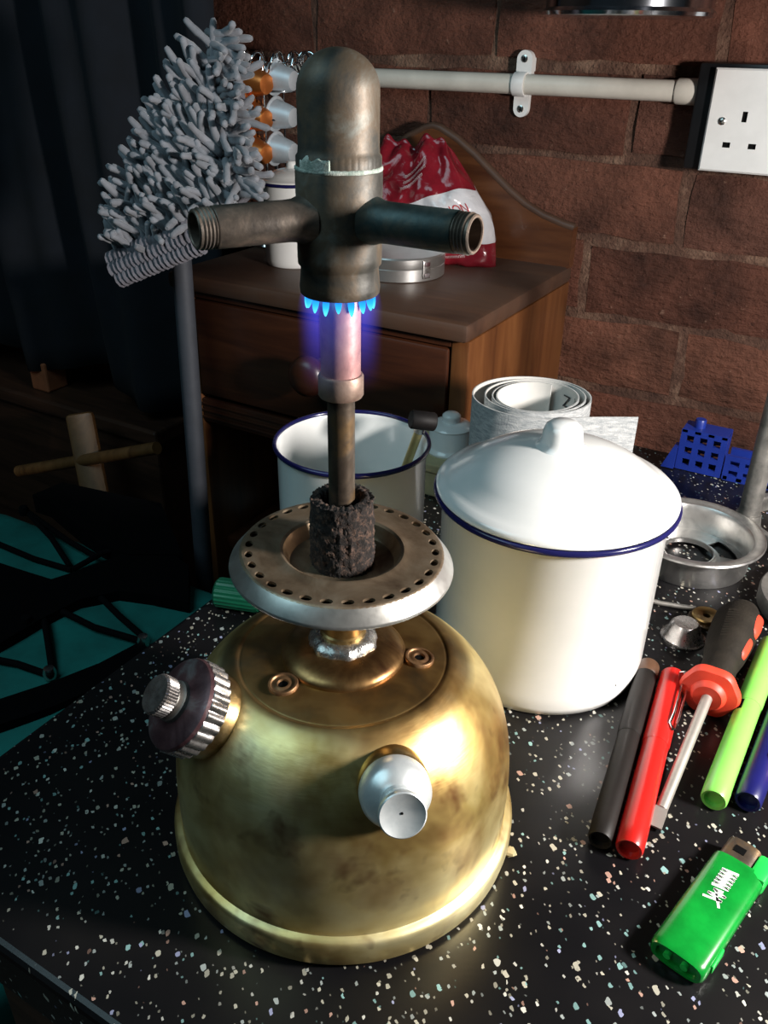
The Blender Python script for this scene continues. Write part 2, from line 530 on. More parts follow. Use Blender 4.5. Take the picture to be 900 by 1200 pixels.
# ------------------------------------------------------------------ mesh helpers
class MB:
    """collects faces; build() links ONE mesh object"""

    def __init__(s):
        s.v, s.f, s.uv = [], [], None

    def add(s, vs, fs, Mx=None):
        o = len(s.v)
        s.v += [tuple(Mx @ Vector(p)) if Mx is not None else tuple(p) for p in vs]
        s.f += [tuple(i+o for i in f) for f in fs]
        return s

    def lathe(s, prof, seg=64, Mx=None, wob=None):
        vs, fs = [], []
        idx = []
        for k, (r, z) in enumerate(prof):
            if r < 1e-7:
                idx.append([len(vs)]*seg)
                vs.append((0, 0, z))
            else:
                row = []
                for i in range(seg):
                    a = 2*math.pi*i/seg
                    rr = r if wob is None else r*wob(a, k)
                    row.append(len(vs))
                    vs.append((rr*math.cos(a), rr*math.sin(a), z))
                idx.append(row)
        for k in range(len(prof)-1):
            A, B = idx[k], idx[k+1]
            for i in range(seg):
                j = (i+1) % seg
                q = [A[i], A[j], B[j], B[i]]
                q2 = []
                for x in q:
                    if x not in q2:
                        q2.append(x)
                if len(q2) > 2:
                    fs.append(tuple(q2))
        return s.add(vs, fs, Mx)

    def box(s, c, d, bev=0.0, Mx=None, rot=None):
        x, y, z = d[0]/2, d[1]/2, d[2]/2
        b = min(bev, x*0.98, y*0.98, z*0.98)
        T = Matrix.Translation(c)
        if rot is not None:
            T = T @ rot
        if Mx is not None:
            T = Mx @ T
        if b <= 0:
            vs = [(i*x, j*y, k*z) for i in (-1, 1) for j in (-1, 1) for k in (-1, 1)]
            fs = [(0, 1, 3, 2), (4, 6, 7, 5), (0, 4, 5, 1), (2, 3, 7, 6), (0, 2, 6, 4), (1, 5, 7, 3)]
            return s.add(vs, fs, T)
        bm = bmesh.new()
        bmesh.ops.create_cube(bm, size=1.0)
        for v in bm.verts:
            v.co = Vector((v.co.x*2*x, v.co.y*2*y, v.co.z*2*z))
        bmesh.ops.bevel(bm, geom=bm.edges[:], offset=b, segments=2, profile=0.5, affect='EDGES')
        bm.verts.ensure_lookup_table()
        vs = [tuple(v.co) for v in bm.verts]
        fs = [tuple(v.index for v in f.verts) for f in bm.faces]
        bm.free()
        return s.add(vs, fs, T)

    def tube(s, pts, r, seg=10, cap=True, closed=False):
        pts = [Vector(p) for p in pts]
        n = len(pts)
        rs = r if hasattr(r, '__len__') else [r]*n
        vs, fs = [], []
        t0 = (pts[1]-pts[0]).normalized()
        nrm = t0.orthogonal().normalized()
        for i, p in enumerate(pts):
            if closed:
                t = (pts[(i+1) % n]-pts[i-1]).normalized()
            else:
                t = (pts[min(i+1, n-1)]-pts[max(i-1, 0)]).normalized()
            nrm = (nrm - t*nrm.dot(t)).normalized()
            b = t.cross(nrm)
            for k in range(seg):
                a = 2*math.pi*k/seg
                vs.append(p + (nrm*math.cos(a)+b*math.sin(a))*rs[i])
        m = n if closed else n-1
        for i in range(m):
            for k in range(seg):
                a, b2 = i*seg+k, i*seg+(k+1) % seg
                c, d = ((i+1) % n)*seg+(k+1) % seg, ((i+1) % n)*seg+k
                fs.append((a, b2, c, d))
        if cap and not closed:
            fs.append(tuple(range(seg-1, -1, -1)))
            fs.append(tuple((n-1)*seg+k for k in range(seg)))
        return s.add(vs, fs)

    def prism(s, poly, z0, z1, Mx=None):
        """poly: list of (x,y) counter-clockwise"""
        n = len(poly)
        vs = [(x, y, z0) for x, y in poly]+[(x, y, z1) for x, y in poly]
        fs = [tuple(range(n-1, -1, -1)), tuple(range(n, 2*n))]
        for i in range(n):
            j = (i+1) % n
            fs.append((i, j, n+j, n+i))
        return s.add(vs, fs, Mx)

    def build(s, name, mat, parent=None, smooth=40, loc=None, fix=True):
        me = bpy.data.meshes.new(name)
        me.from_pydata([tuple(p) for p in s.v], [], s.f)
        if fix:
            bm = bmesh.new()
            bm.from_mesh(me)
            bmesh.ops.remove_doubles(bm, verts=bm.verts[:], dist=1e-6)
            bmesh.ops.recalc_face_normals(bm, faces=bm.faces[:])
            bm.to_mesh(me)
            bm.free()
        if smooth:
            for p in me.polygons:
                p.use_smooth = True
            me.set_sharp_from_angle(angle=math.radians(smooth))
        me.materials.append(MATS[mat])
        o = bpy.data.objects.new(name, me)
        COL.objects.link(o)
        if loc is not None:
            o.location = loc
        if parent is not None:
            o.parent = parent
        return o


def tag(o, label=None, cat=None, group=None, kind=None):
    if label:
        o['label'] = label
    if cat:
        o['category'] = cat
    if group:
        o['group'] = group
    if kind:
        o['kind'] = kind
    return o


def thing(name, label, cat, loc=(0, 0, 0), rz=0.0, group=None):
    o = bpy.data.objects.new(name, None)
    o.empty_display_size = 0.02
    COL.objects.link(o)
    o.location = loc
    o.rotation_euler = (0, 0, rz)
    return tag(o, label, cat, group)


def along(p, d, up=(0, 0, 1)):
    """matrix whose local Z runs along d from p; local Y close to `up`"""
    z = Vector(d).normalized()
    x = Vector(up).cross(z)
    if x.length < 1e-6:
        x = Vector((1, 0, 0))
    x.normalize()
    y = z.cross(x)
    Mx = Matrix.Identity(4)
    for i in range(3):
        Mx[i][0], Mx[i][1], Mx[i][2], Mx[i][3] = x[i], y[i], z[i], p[i]
    return Mx


def text_mesh(body, size, fn, name, mat, parent, spacing=1.0, label=None):
    """flat lettering; fn maps the (x, y) of the type to a 3D point"""
    cu = bpy.data.curves.new('lettering', 'FONT')
    cu.body = body
    cu.size = size
    cu.space_character = spacing
    cu.resolution_u = 3
    tmp = bpy.data.objects.new('lettering_tmp', cu)
    COL.objects.link(tmp)
    dg = bpy.context.evaluated_depsgraph_get()
    me0 = tmp.evaluated_get(dg).to_mesh()
    vs = [fn(v.co.x, v.co.y) for v in me0.vertices]
    fs = [tuple(p.vertices) for p in me0.polygons]
    tmp.evaluated_get(dg).to_mesh_clear()
    bpy.data.objects.remove(tmp)
    bpy.data.curves.remove(cu)
    o = MB().add(vs, fs).build(name, mat, parent, 0, fix=False)
    if label:
        o['label'] = label
    return o


# ------------------------------------------------------------------ the setting
FZ = -0.66          # floor; the worktop surface is z = 0
WY = 0.70           # face of the brick wall
fl = MB().box((-0.2, -0.3, FZ-0.025), (3.4, 2.4, 0.05)).build('floor', 'floor_wood', None, 0)
tag(fl, 'dark wooden floor under the bench', None, None, 'structure')
wb = MB().box((-0.20, WY+0.0595, 0.33), (3.4, 0.12, 1.98)).build('wall_back', 'mortar', None, 0)
tag(wb, 'brick wall with brown mortar joints behind the bench', None, None, 'structure')
wl = MB().box((-1.55, -0.3, 0.33), (0.1, 2.12, 1.98)).build('wall_left', 'plaster_dark', None, 0)
tag(wl, 'dark plaster wall beside the curtain', None, None, 'structure')

# bricks: five alike meshes with uneven faces, laid course by course
PITCH, BL, BH = 0.0825, 0.2225, 0.0725
brick_meshes = []
for k in range(7):
    nx, nz_ = 7, 4
    vs, fs = [], []
    for j in range(nz_):
        for i in range(nx):
            x = (i/(nx-1)-0.5)*BL
            z = (j/(nz_-1)-0.5)*BH
            ex = i in (0, nx-1)
            ez = j in (0, nz_-1)
            y = -0.006 + rng.normal(0, 0.0007)
            if ex or ez:
                y += 0.0028
                x += rng.normal(0, 0.0010)
                z += rng.normal(0, 0.0014)
            vs.append((x, y, z))
    for j in range(nz_-1):
        for i in range(nx-1):
            a = j*nx+i
            fs.append((a, a+1, a+nx+1, a+nx))
    loop = [i for i in range(nx)]+[j*nx+nx-1 for j in range(1, nz_)]+[(nz_-1)*nx+i for i in range(nx-2, -1, -1)]+[j*nx for j in range(nz_-2, 0, -1)]
    base = len(vs)
    for q in loop:
        vs.append((vs[q][0]*1.005, 0.02, vs[q][2]*1.01))
    m = len(loop)
    for i in range(m):
        fs.append((loop[(i+1) % m], loop[i], base+i, base+(i+1) % m))
    me = bpy.data.meshes.new('brick')
    me.from_pydata(vs, [], fs)
    for p in me.polygons:
        p.use_smooth = True
    me.set_sharp_from_angle(angle=math.radians(55))
    me.materials.append(MATS['brick'])
    brick_meshes.append(me)
z_first = -0.02 - PITCH*7
offs = {0: -0.0125, 1: -0.131, 2: -0.034, 3: -0.100, 4: -0.024, 5: -0.140}
for c in range(17):
    zc = z_first + PITCH*(c+0.5)
    if zc - BH/2 < FZ + 0.004:
        continue
    j0 = offs.get(c-7, -0.02 if c % 2 else -0.135)
    for n in range(-7, 6):
        xc = j0 + 0.232*(n+0.5)
        if xc < -1.45 or xc > 1.1:
            continue
        b = bpy.data.objects.new('brick', brick_meshes[rng.integers(0, 7)])
        COL.objects.link(b)
        b.location = (xc + rng.normal(0, 0.0012), WY + abs(rng.normal(0, 0.0012)), zc + rng.normal(0, 0.0010))
        b.rotation_euler = (0, rng.normal(0, 0.006) + (math.pi if rng.random() < 0.5 else 0), 0)
        b.parent = wb

# ------------------------------------------------------------------ workbench
bench = thing('workbench', 'black speckled worktop bench carrying the brass lamp and enamel pots', 'workbench', (0, 0, FZ))
CX0, CX1, CY0, CY1 = -0.177, 0.95, -0.133, 0.515
poly = [(CX0, CY0), (CX1, CY0), (CX1, CY1), (-0.136, CY1), (-0.136, 0.412), (CX0, 0.412)]
bm = bmesh.new()
vt = [bm.verts.new((x, y, -0.030-FZ)) for x, y in poly]
fc = bm.faces.new(vt)
ex = bmesh.ops.extrude_face_region(bm, geom=[fc])
for g in ex['geom']:
    if isinstance(g, bmesh.types.BMVert):
        g.co.z = -FZ
bmesh.ops.recalc_face_normals(bm, faces=bm.faces[:])
eds = [e for e in bm.edges if abs(e.verts[0].co.z+FZ) < 1e-5 and abs(e.verts[1].co.z+FZ) < 1e-5]
bmesh.ops.bevel(bm, geom=eds, offset=0.004, segments=3, profile=0.5, affect='EDGES')
me = bpy.data.meshes.new('worktop')
bm.to_mesh(me)
bm.free()
me.materials.append(MATS['counter'])
o = bpy.data.objects.new('worktop', me)
COL.objects.link(o)
o.parent = bench
f = MB()
f.box((0.40, -0.085, 0.59), (1.00, 0.03, 0.07)).box((0.40, 0.385, 0.59), (1.00, 0.03, 0.07))
f.box((-0.115, 0.15, 0.59), (0.03, 0.46, 0.07)).box((0.90, 0.15, 0.59), (0.03, 0.46, 0.07))
f.build('frame', 'dark_wood', bench, 0)
for x in (-0.12, 0.90):
    for y in (-0.085, 0.385):
        MB().box((x, y, 0.3), (0.05, 0.05, 0.60), 0.003).build('leg', 'dark_wood', bench, 0)

# ------------------------------------------------------------------ the brass pressure lamp
U3 = Vector((math.cos(YAW), math.sin(YAW), 0))          # picture right, level
A3 = Vector((-math.sin(YAW), math.cos(YAW), 0))         # away from the viewer, level
lamp = thing('pressure_lamp', 'brass pressure lamp base with burner head lit by small blue flames', 'lamp', tuple(U3*0.0017))
prof = [(0.0, 0.0), (0.0745, 0.0), (0.0775, 0.0008), (0.0795, 0.003), (0.0804, 0.0075), (0.0804, 0.0135), (0.0800, 0.0152), (0.0790, 0.0163), (0.0776, 0.0168), (0.0767, 0.0173), (0.0763, 0.0182),
        (0.0764, 0.023), (0.0767, 0.032), (0.0765, 0.043), (0.0757, 0.053), (0.0742, 0.062), (0.0718, 0.0705), (0.0684, 0.0785), (0.0640, 0.0856), (0.0588, 0.0917),
        (0.0540, 0.0960), (0.0495, 0.0991), (0.0470, 0.1002), (0.0458, 0.1003), (0.0446, 0.0999), (0.0425, 0.1003), (0.030, 0.1015), (0.0, 0.102)]
# smooth the outline (Catmull-Rom between the knots)
def smooth_profile(pr, n=5):
    out = []
    for k in range(len(pr)-1):
        p0, p1, p2, p3 = (Vector((*pr[max(0, min(len(pr)-1, q))], 0)) for q in (k-1, k, k+1, k+2))
        for t in range(n):
            u = t/n
            v = 0.5*((2*p1)+(p2-p0)*u+(2*p0-5*p1+4*p2-p3)*u*u+(3*p1-p0-3*p2+p3)*u**3)
            out.append((max(0.0, v.x), v.y))
    return out+[pr[-1]]


prof = prof[:11]+smooth_profile(prof[11:])
# resample the flank for a smooth outline
tank = MB().lathe(prof, 128).build('tank', 'brass', lamp, 30)
dome = [(0.0268, 0.1005), (0.0270, 0.1022), (0.0264, 0.1036), (0.0245, 0.1052), (0.0212, 0.1068), (0.0175, 0.1078), (0.014, 0.1083), (0.0, 0.1085)]
MB().lathe(dome, 80).build('top_cap', 'cap_brown', lamp, 40)
sol = [(0.0146, 0.1070), (0.0148, 0.1082), (0.0140, 0.1102), (0.0122, 0.1117), (0.0105, 0.1124), (0.0085, 0.1124), (0.0085, 0.106)]
MB().lathe(sol, 72, wob=lambda a, k: 1+0.025*math.sin(7*a+k)+0.02*math.sin(13*a)).build('solder_ring', 'solder', lamp, 60)
MB().lathe([(0.0, 0.100), (0.0098, 0.100), (0.0098, 0.1140), (0.0090, 0.1147), (0.0090, 0.146), (0.0, 0.146)], 48).build('stem', 'brass_small', lamp, 40)
for (px, py) in ((332, 801), (491, 770)):
    p = PZ(px, py, 0.1022) - U3*0.0017
    r = math.hypot(p.x, p.y)
    tilt = Vector((p.x/r*0.10, p.y/r*0.10, 1))
    Mx = along((p.x, p.y, 0.1003), tilt, (0, 1, 0))
    sc = MB().lathe([(0.0064, 0.0), (0.0064, 0.0020), (0.0060, 0.0025), (0.0052, 0.0025), (0.0048, 0.0019), (0.0036, 0.0019), (0.0032, 0.0023), (0.0024, 0.0023), (0.0020, 0.0012), (0.0, 0.0010)], 32, Mx).build('screw', 'screw_brown', lamp, 50)
    MB().lathe([(0.0021, 0.0006), (0.0021, 0.0014), (0.0, 0.0014)], 16, Mx).build('screw_socket', 'bead_black', sc, 50)

# filler cap on the left flank
ca = math.radians(27)
ce = math.radians(44)
hd = (-U3*math.cos(ca) - A3*math.sin(ca))
cdir = hd*math.cos(ce) + Vector((0, 0, math.sin(ce)))
cpos = hd*0.0615 + Vector((0, 0, 0.0895))
Mc = along(cpos, cdir)
fcap = MB().lathe([(0.0, -0.004), (0.0175, -0.004), (0.0178, 0.001), (0.0165, 0.0035), (0.0165, 0.005)], 64, Mc).build('filler_neck', 'brass_small', lamp, 40)
seg = 28*8
flute = lambda a, k: 1.0 + (0.0 if k in (0, 1, 4, 5, 6, 7) else 0.055*(0.5+0.5*math.cos(28*a))**0.6 - 0.028)
MB().lathe([(0.0, 0.0040), (0.0182, 0.0040), (0.0193, 0.0050), (0.0193, 0.0130), (0.0186, 0.0140)], seg, Mc, flute).build('filler_cap', 'nickel', lamp, 35)
MB().lathe([(0.0194, 0.0134), (0.0188, 0.0148), (0.0170, 0.0157), (0.0110, 0.0164), (0.0090, 0.0166), (0.0, 0.0166)], 64, Mc).build('cap_face', 'nickel_worn', lamp, 40)
MB().lathe([(0.0088, 0.0160), (0.0084, 0.0182), (0.0066, 0.0190), (0.0060, 0.0192), (0.0060, 0.0215), (0.0, 0.0215)], 40, Mc).build('cap_collar', 'dull_steel', lamp, 40)
MB().lathe([(0.0062, 0.0205), (0.0080, 0.0212), (0.0082, 0.0260), (0.0076, 0.0270), (0.0, 0.0273)], 40*4, Mc,
           lambda a, k: 1+(0.03*math.cos(40*a) if k in (1, 2) else 0)).build('release_screw', 'nickel', lamp, 30)

# pump on the front flank
pa = math.radians(8)
pe = math.radians(22)
ph = (U3*math.sin(pa) - A3*math.cos(pa))
pdir = ph*math.cos(pe) + Vector((0, 0, math.sin(pe)))
ppos = (U3*math.sin(math.radians(20)) - A3*math.cos(math.radians(20)))*0.0640 + Vector((0, 0, 0.0855))
Mp = along(ppos, pdir)
MB().lathe([(0.0, -0.006), (0.0138, -0.006), (0.0140, 0.0025), (0.0132, 0.0036), (0.0, 0.0036)], 56, Mp).build('pump_collar', 'brass_small', lamp, 40)
MB().lathe([(0.0134, 0.0025), (0.0138, 0.0045), (0.0136, 0.0085), (0.0120, 0.0120), (0.0085, 0.0140), (0.0072, 0.0150), (0.0072, 0.018), (0.0, 0.018)], 56, Mp).build('pump_cap', 'satin_nickel', lamp, 40)
pk = MB().lathe([(0.0066, 0.0165), (0.0070, 0.0180), (0.0085, 0.0215), (0.0089, 0.0235), (0.0088, 0.0247), (0.0083, 0.0251), (0.0074, 0.0247), (0.0044, 0.0236), (0.0, 0.0229)], 56, Mp).build('pump_knob', 'satin_nickel', lamp, 40)
MB().lathe([(0.0005, 0.0226), (0.0005, 0.0233), (0.0, 0.0233)], 8, Mp).build('centre_mark', 'bead_black', pk)

# pierced plate under the burner: flat ring with real holes, dished centre, sloping rim
TP = Matrix.Translation((0, 0, 0.1540)) @ Matrix.Rotation(math.radians(1.8), 4, A3)
mb = MB()
NH = 30
r0, r1, rh = 0.0350, 0.0402, 0.0019
for h in range(NH):
    a0, a1 = 2*math.pi*h/NH, 2*math.pi*(h+1)/NH
    am, rm = (a0+a1)/2, (r0+r1)/2
    outer = []
    for k in range(12):
        t = 2*math.pi*(k+0.5)/12
        dx, dy = math.cos(t), math.sin(t)
        s_ = 1/max(abs(dx), abs(dy))
        rr = rm + dx*s_*(r1-r0)/2
        aa = am + dy*s_*(a1-a0)/2
        outer.append((rr*math.cos(aa), rr*math.sin(aa), 0))
    corners = []
    inner, low = [], []
    for k in range(12):
        t = 2*math.pi*(k+0.5)/12
        rr = rm + rh*0.85*math.cos(t)
        aa = am + rh*1.3*math.sin(t)/rm
        inner.append((rr*math.cos(aa), rr*math.sin(aa), 0))
        low.append((rr*math.cos(aa), rr*math.sin(aa), -0.0012))
    vs = outer+inner+low
    fs = [(k, (k+1) % 12, 12+(k+1) % 12, 12+k) for k in range(12)]+[(12+k, 12+(k+1) % 12, 24+(k+1) % 12, 24+k) for k in range(12)]
    # corner fillers (square ring corners)
    for (cr, c_a) in ((r0, a0), (r0, a1), (r1, a0), (r1, a1)):
        q = (cr*math.cos(c_a), cr*math.sin(c_a), 0)
        ds = sorted(range(12), key=lambda i: (Vector(outer[i])-Vector(q)).length)[:2]
        vs.append(q)
        fs.append((len(vs)-1, ds[0], ds[1]))
    mb.add(vs, fs, TP)
dish = [(0.0, -0.0060), (0.0195, -0.0060), (0.0212, -0.0056), (0.0222, -0.0044), (0.0230, -0.0018), (0.0238, 0.0), (0.0250, 0.0006), (0.0263, 0.0004), (0.0275, 0.0), (0.031, 0.0), (r0, 0.0)]
mb.lathe(dish, 90, TP)
mb.lathe([(r1, 0.0), (0.0408, -0.0002), (0.0412, -0.0006)], 90, TP)
mb.build('pierced_plate', 'plate_steel', lamp, 35)
MB().lathe([(0.0410, -0.0004), (0.0452, -0.0056), (0.0455, -0.0064), (0.0453, -0.0072), (0.0444, -0.0073), (0.0400, -0.0026), (0.0398, -0.0012)], 110, TP).build('plate_rim', 'rim_steel', lamp, 35)
MB().lathe([(0.0085, -0.0064), (0.0225, -0.0064), (0.0240, -0.0040), (0.0395, -0.0036), (0.0400, -0.0030)], 90, TP).build('hole_shade_plate', 'hole_shade_steel', lamp, 35)  # added dark backing: shade behind the holes is put into its colour

# charred preheating wick around the tube
vs, fs = [], []
ns, nr = 120, 34
prw = [(0.0078, 0.0285)] + [(0.0078+0.0045*i/5, 0.0335-0.002*(i-2.5)**2/6) for i in range(1, 5)] + [(0.0128, 0.0330-0.0325*i/(nr-6)) for i in range(nr-5)]
for j, (r, z) in enumerate(prw):
    for i in range(ns):
        a = 2*math.pi*i/ns
        nn = noise.fractal(Vector((math.cos(a)*4.2, math.sin(a)*4.2, z*330)), 0.8, 2.0, 4)
        band = 0.0005*(1 if 0.024 < z < 0.0262 else 0)
        rr = r + 0.0006*nn + (0.00025*rng.normal()) - band - (0.0006 if z > 0.0262 else 0)
        vs.append((rr*math.cos(a), rr*math.sin(a), z+0.0003*rng.normal()+0.0004*nn))
for j in range(len(prw)-1):
    for i in range(ns):
        fs.append((j*ns+i, j*ns+(i+1) % ns, (j+1)*ns+(i+1) % ns, (j+1)*ns+i))
MB().add(vs, fs, Matrix.Translation((0, 0, 0.1445))).build('wick_collar', 'wick', lamp, 60, fix=False)
MB().lathe([(0.0051, 0.140), (0.0051, 0.226), (0.0, 0.226)], 40).build('vaporiser_tube', 'tube_dark', lamp, 40)
MB().lathe([(0.0052, 0.2195), (0.0078, 0.2195), (0.0083, 0.2203), (0.0083, 0.2272), (0.0079, 0.2280), (0.0072, 0.2282)], 48).build('nozzle_collar', 'copper_dull', lamp, 40)
MB().lathe([(0.0072, 0.2275), (0.0073, 0.262), (0.0, 0.262)], 48).build('nozzle_sleeve', 'copper_hot', lamp, 40)

body = [(0.0, 0.2585), (0.0078, 0.2585), (0.0118, 0.2580), (0.0130, 0.2572), (0.0136, 0.2578), (0.0138, 0.2600), (0.0135, 0.2625), (0.0132, 0.2660), (0.0134, 0.2668),
        (0.0141, 0.2676), (0.0142, 0.2700), (0.0142, 0.2965), (0.0139, 0.2972), (0.0125, 0.2974)]
MB().lathe(body, 72).build('burner_body', 'burner_patina', lamp, 40)
capp = [(0.0136, 0.2966), (0.01375, 0.2976), (0.01375, 0.3012), (0.0132, 0.3020), (0.0130, 0.3040), (0.0130, 0.3200)]
for i in range(1, 13):
    a = math.pi/2*i/12
    capp.append((0.0130*math.cos(a) if i < 12 else 0.0, 0.3200+0.0118*math.sin(a)))
MB().lathe(capp, 40*3, wob=lambda a, k: 1+(0.008*math.cos(40*a) if k in (1, 2) else 0)).build('burner_cap', 'burner_patina', lamp, 40)
# whitish scale left at the seam
sv = MB()
sv.lathe([(0.0138, 0.2968), (0.01432, 0.2972), (0.01425, 0.2980), (0.0137, 0.2983)], 80, wob=lambda a, k: 1+0.006*math.sin(9*a)+0.005*math.sin(23*a+k))
sv.build('scale_deposit', 'scale_crust', lamp, 60)
crs = []
ac0 = math.atan2((-U3*0.55-A3*0.85).y, (-U3*0.55-A3*0.85).x)
vs, fs = [], []
for j in range(7):
    for i in range(24):
        a = ac0 + (i/23-0.5)*0.9
        z = 0.2978 + 0.0050*j/6*(0.75+0.35*noise.noise(Vector((i*0.23, 4.0, 1.0))))
        edge = (i in (0, 23)) or j == 6
        rr = (0.0139 if z < 0.3015 else 0.01325) + (0.0 if edge else 0.00035) - (0.0006 if edge else 0)
        vs.append((rr*math.cos(a), rr*math.sin(a), z))
for j in range(6):
    for i in range(23):
        fs.append((j*24+i, j*24+i+1, (j+1)*24+i+1, (j+1)*24+i))
MB().add(vs, fs).build('scale_deposit', 'scale_crust', lamp, 60)

# three tube arms at 120 degrees, threaded open ends
for k, (side, matn) in enumerate(((-1, 'arm_bronze'), (1, 'verdigris'), (0, 'burner_patina'))):
    if side:
        d = (U3*side*math.cos(math.radians(31)) - A3*math.sin(math.radians(31)))
    else:
        d = A3
    Ma = along((0, 0, 0.2825), d)
    pr = [(0.0088, 0.0118), (0.0076, 0.0138), (0.0067, 0.0165), (0.0065, 0.019), (0.0065, 0.0435), (0.0062, 0.0440)]
    arm = MB().lathe(pr, 48, Ma).build('arm', matn, lamp, 40)
    th = [(0.0060, 0.0436), (0.0060, 0.0443)]
    for i in range(4):
        z = 0.0446+i*0.0012
        th += [(0.0064, z), (0.0060, z+0.0006)]
    th += [(0.0060, 0.0496), (0.0056, 0.0500), (0.0050, 0.0500), (0.0048, 0.0496), (0.0048, 0.022), (0.0, 0.022)]
    MB().lathe(th, 40, Ma).build('thread', 'arm_bronze', arm, 25)

# flames: a ring of little jets pointing down, and the violet outer glow
NJ = 16
for i in range(NJ):
    a = 2*math.pi*(i+0.35)/NJ
    L = 0.0058*(1+0.12*math.sin(i*2.3))
    c = Vector((0.0108*math.cos(a), 0.0108*math.sin(a), 0.2582))
    tip = c + Vector((0.0008*math.cos(a), 0.0008*math.sin(a), -L))
    pts = [c + (tip-c)*t for t in (0, 0.15, 0.4, 0.65, 0.85, 0.97, 1.0)]
    fm = MB().tube(pts, [0.0007, 0.00115, 0.0012, 0.0010, 0.00065, 0.0003, 0.00008], 10).build('flame_jet', 'flame_cyan', lamp, 60)
    fm['label'] = 'small blue flame jet'
glow = MB().lathe([(0.0079, 0.0), (0.0135, 0.0), (0.0152, -0.006), (0.0156, -0.020), (0.0156, -0.036), (0.0079, -0.036), (0.0079, 0.0)], 48).build('flame_glow', 'flame_glow', lamp, 60, loc=(0, 0, 0.2578))
glow['label'] = 'faint violet outer glow of the flames'

# ------------------------------------------------------------------ enamelware


def enamel_can(name, label, c, r, h, lid=True, rim_r=None, group=None):
    t = thing(name, label, 'canister' if lid else 'mug', c, 0, group)
    R = rim_r or r*1.07
    w = 0.0011
    body = [(0.0, 0.0), (r*0.93, 0.0), (r*0.975, 0.0015), (r*0.995, 0.006), (r, 0.014), (r, h-0.004), (R-0.002, h-0.001),
            (R-0.002, h), (r-w, h-0.003), (r-w, 0.014), (r*0.97-w, 0.004), (0.0, 0.0025)]
    MB().lathe(body, 96).build('body', 'enamel', t, 50)
    rp = [(R+0.0012*math.cos(a)*1.2-0.001, h+0.0018*math.sin(a)) for a in [2*math.pi*i/10 for i in range(11)]]
    rm = MB().lathe(rp, 96).build('rim', 'navy_enamel', t, 60)
    rm['label'] = 'navy blue rolled rim'
    if lid:
        k = r/0.0635
        lp = [(R-0.0045*k, h+0.0012), (R-0.001*k, h+0.0024*k), (R-0.0009*k, h+0.0040*k), (R-0.003*k, h+0.0060*k), (R-0.0065*k, h+0.0075*k), (R-0.010*k, h+0.0090*k),
              (0.051*k, h+0.0150*k), (0.046*k, h+0.0183*k), (0.040*k, h+0.0213*k), (0.033*k, h+0.0240*k), (0.026*k, h+0.0260*k), (0.018*k, h+0.0276*k), (0.0125*k, h+0.0283*k)]
        ld = MB().lathe(lp+[(0.0, h+0.029*k)], 96).build('lid', 'enamel', t, 60)
        kp = [(a_*k, h+b_*k) for a_, b_ in ((0.0150, 0.0275), (0.0122, 0.0296), (0.0112, 0.0330), (0.0108, 0.0372), (0.0096, 0.0405), (0.0070, 0.0423), (0.0, 0.0429))]
        MB().lathe(kp, 40).build('knob', 'enamel', ld, 60)
    return t


enamel_can('enamel_canister', 'large white enamel canister with knobbed lid and navy rim standing beside the brass lamp', (0.0325, 0.1735, 0), 0.0635, 0.1115, True, 0.0685)
mug = enamel_can('enamel_mug', 'open white enamel mug with navy rim behind the brass lamp', (-0.114, 0.190, 0), 0.0495, 0.100, False, 0.0520)

# little hammer leaning in the mug
hm = thing('small_hammer', 'brass rod mallet with black head standing in the open enamel mug', 'mallet')
top = PZ(500, 489, 0.118)
b = Vector((mug.location.x-0.002, mug.location.y-0.012, 0.012))
top = Vector((mug.location.x, mug.location.y, 0)) + (PZ(494, 497, 0.112)-Vector((mug.location.x, mug.location.y, 0)))
b = PZ(480, 535, 0.085)
dd = (top-b).normalized()
bot = top - dd*((top.z-0.006)/dd.z)
MB().tube([bot, top], 0.0030, 14).build('handle', 'brass_rod', hm, 40)
hdir = (U3*0.86 + Vector((0, 0, -0.35)) + A3*0.25)
hdir = (hdir - dd*hdir.dot(dd)).normalized()
hp = top + dd*0.003
MB().lathe([(0.0, -0.0085), (0.0055, -0.0085), (0.0062, -0.0075), (0.0062, 0.0075), (0.0055, 0.0085), (0.0, 0.0085)], 28, along(hp, hdir)).build('head', 'hammer_black', hm, 40)
MB().lathe([(0.0033, -0.0040), (0.0040, -0.0040), (0.0040, 0.0), (0.0033, 0.0)], 20, along(top-dd*0.002, dd)).build('ferrule', 'screw_metal', hm, 40)

# tan box with a small enamel pot on it
bx = thing('cardboard_box', 'flat tan cardboard box behind the open enamel mug', 'box', (-0.1365, 0.362, 0), 0.0)
MB().box((0, 0, 0.0110), (0.074, 0.088, 0.022), 0.0012).build('tray', 'card_tan', bx, 0)
MB().box((0, 0, 0.0260), (0.077, 0.091, 0.008), 0.0012).build('lid', 'card_tan', bx, 0)
BZ = 0.030
sp_ = PZ(527, 527, BZ)
jar = thing('enamel_jar', 'small pale enamel jar with button knob standing on tan box', 'jar', (sp_.x, sp_.y, BZ))
MB().lathe([(0.0, 0.0), (0.0200, 0.0), (0.0206, 0.0015), (0.0200, 0.0032), (0.0186, 0.0042), (0.0180, 0.006), (0.0180, 0.0200), (0.0172, 0.0222), (0.0, 0.0224)], 48).build('body', 'enamel', jar, 40)
jl = MB().lathe([(0.0176, 0.0205), (0.0180, 0.0220), (0.0165, 0.0240), (0.0125, 0.0258), (0.0082, 0.0264), (0.0, 0.0264)], 48).build('lid', 'enamel', jar, 50)
MB().lathe([(0.0080, 0.0260), (0.0072, 0.0275), (0.0078, 0.0300), (0.0076, 0.0318), (0.0056, 0.0334), (0.0, 0.0338)], 32).build('knob', 'enamel', jl, 50)

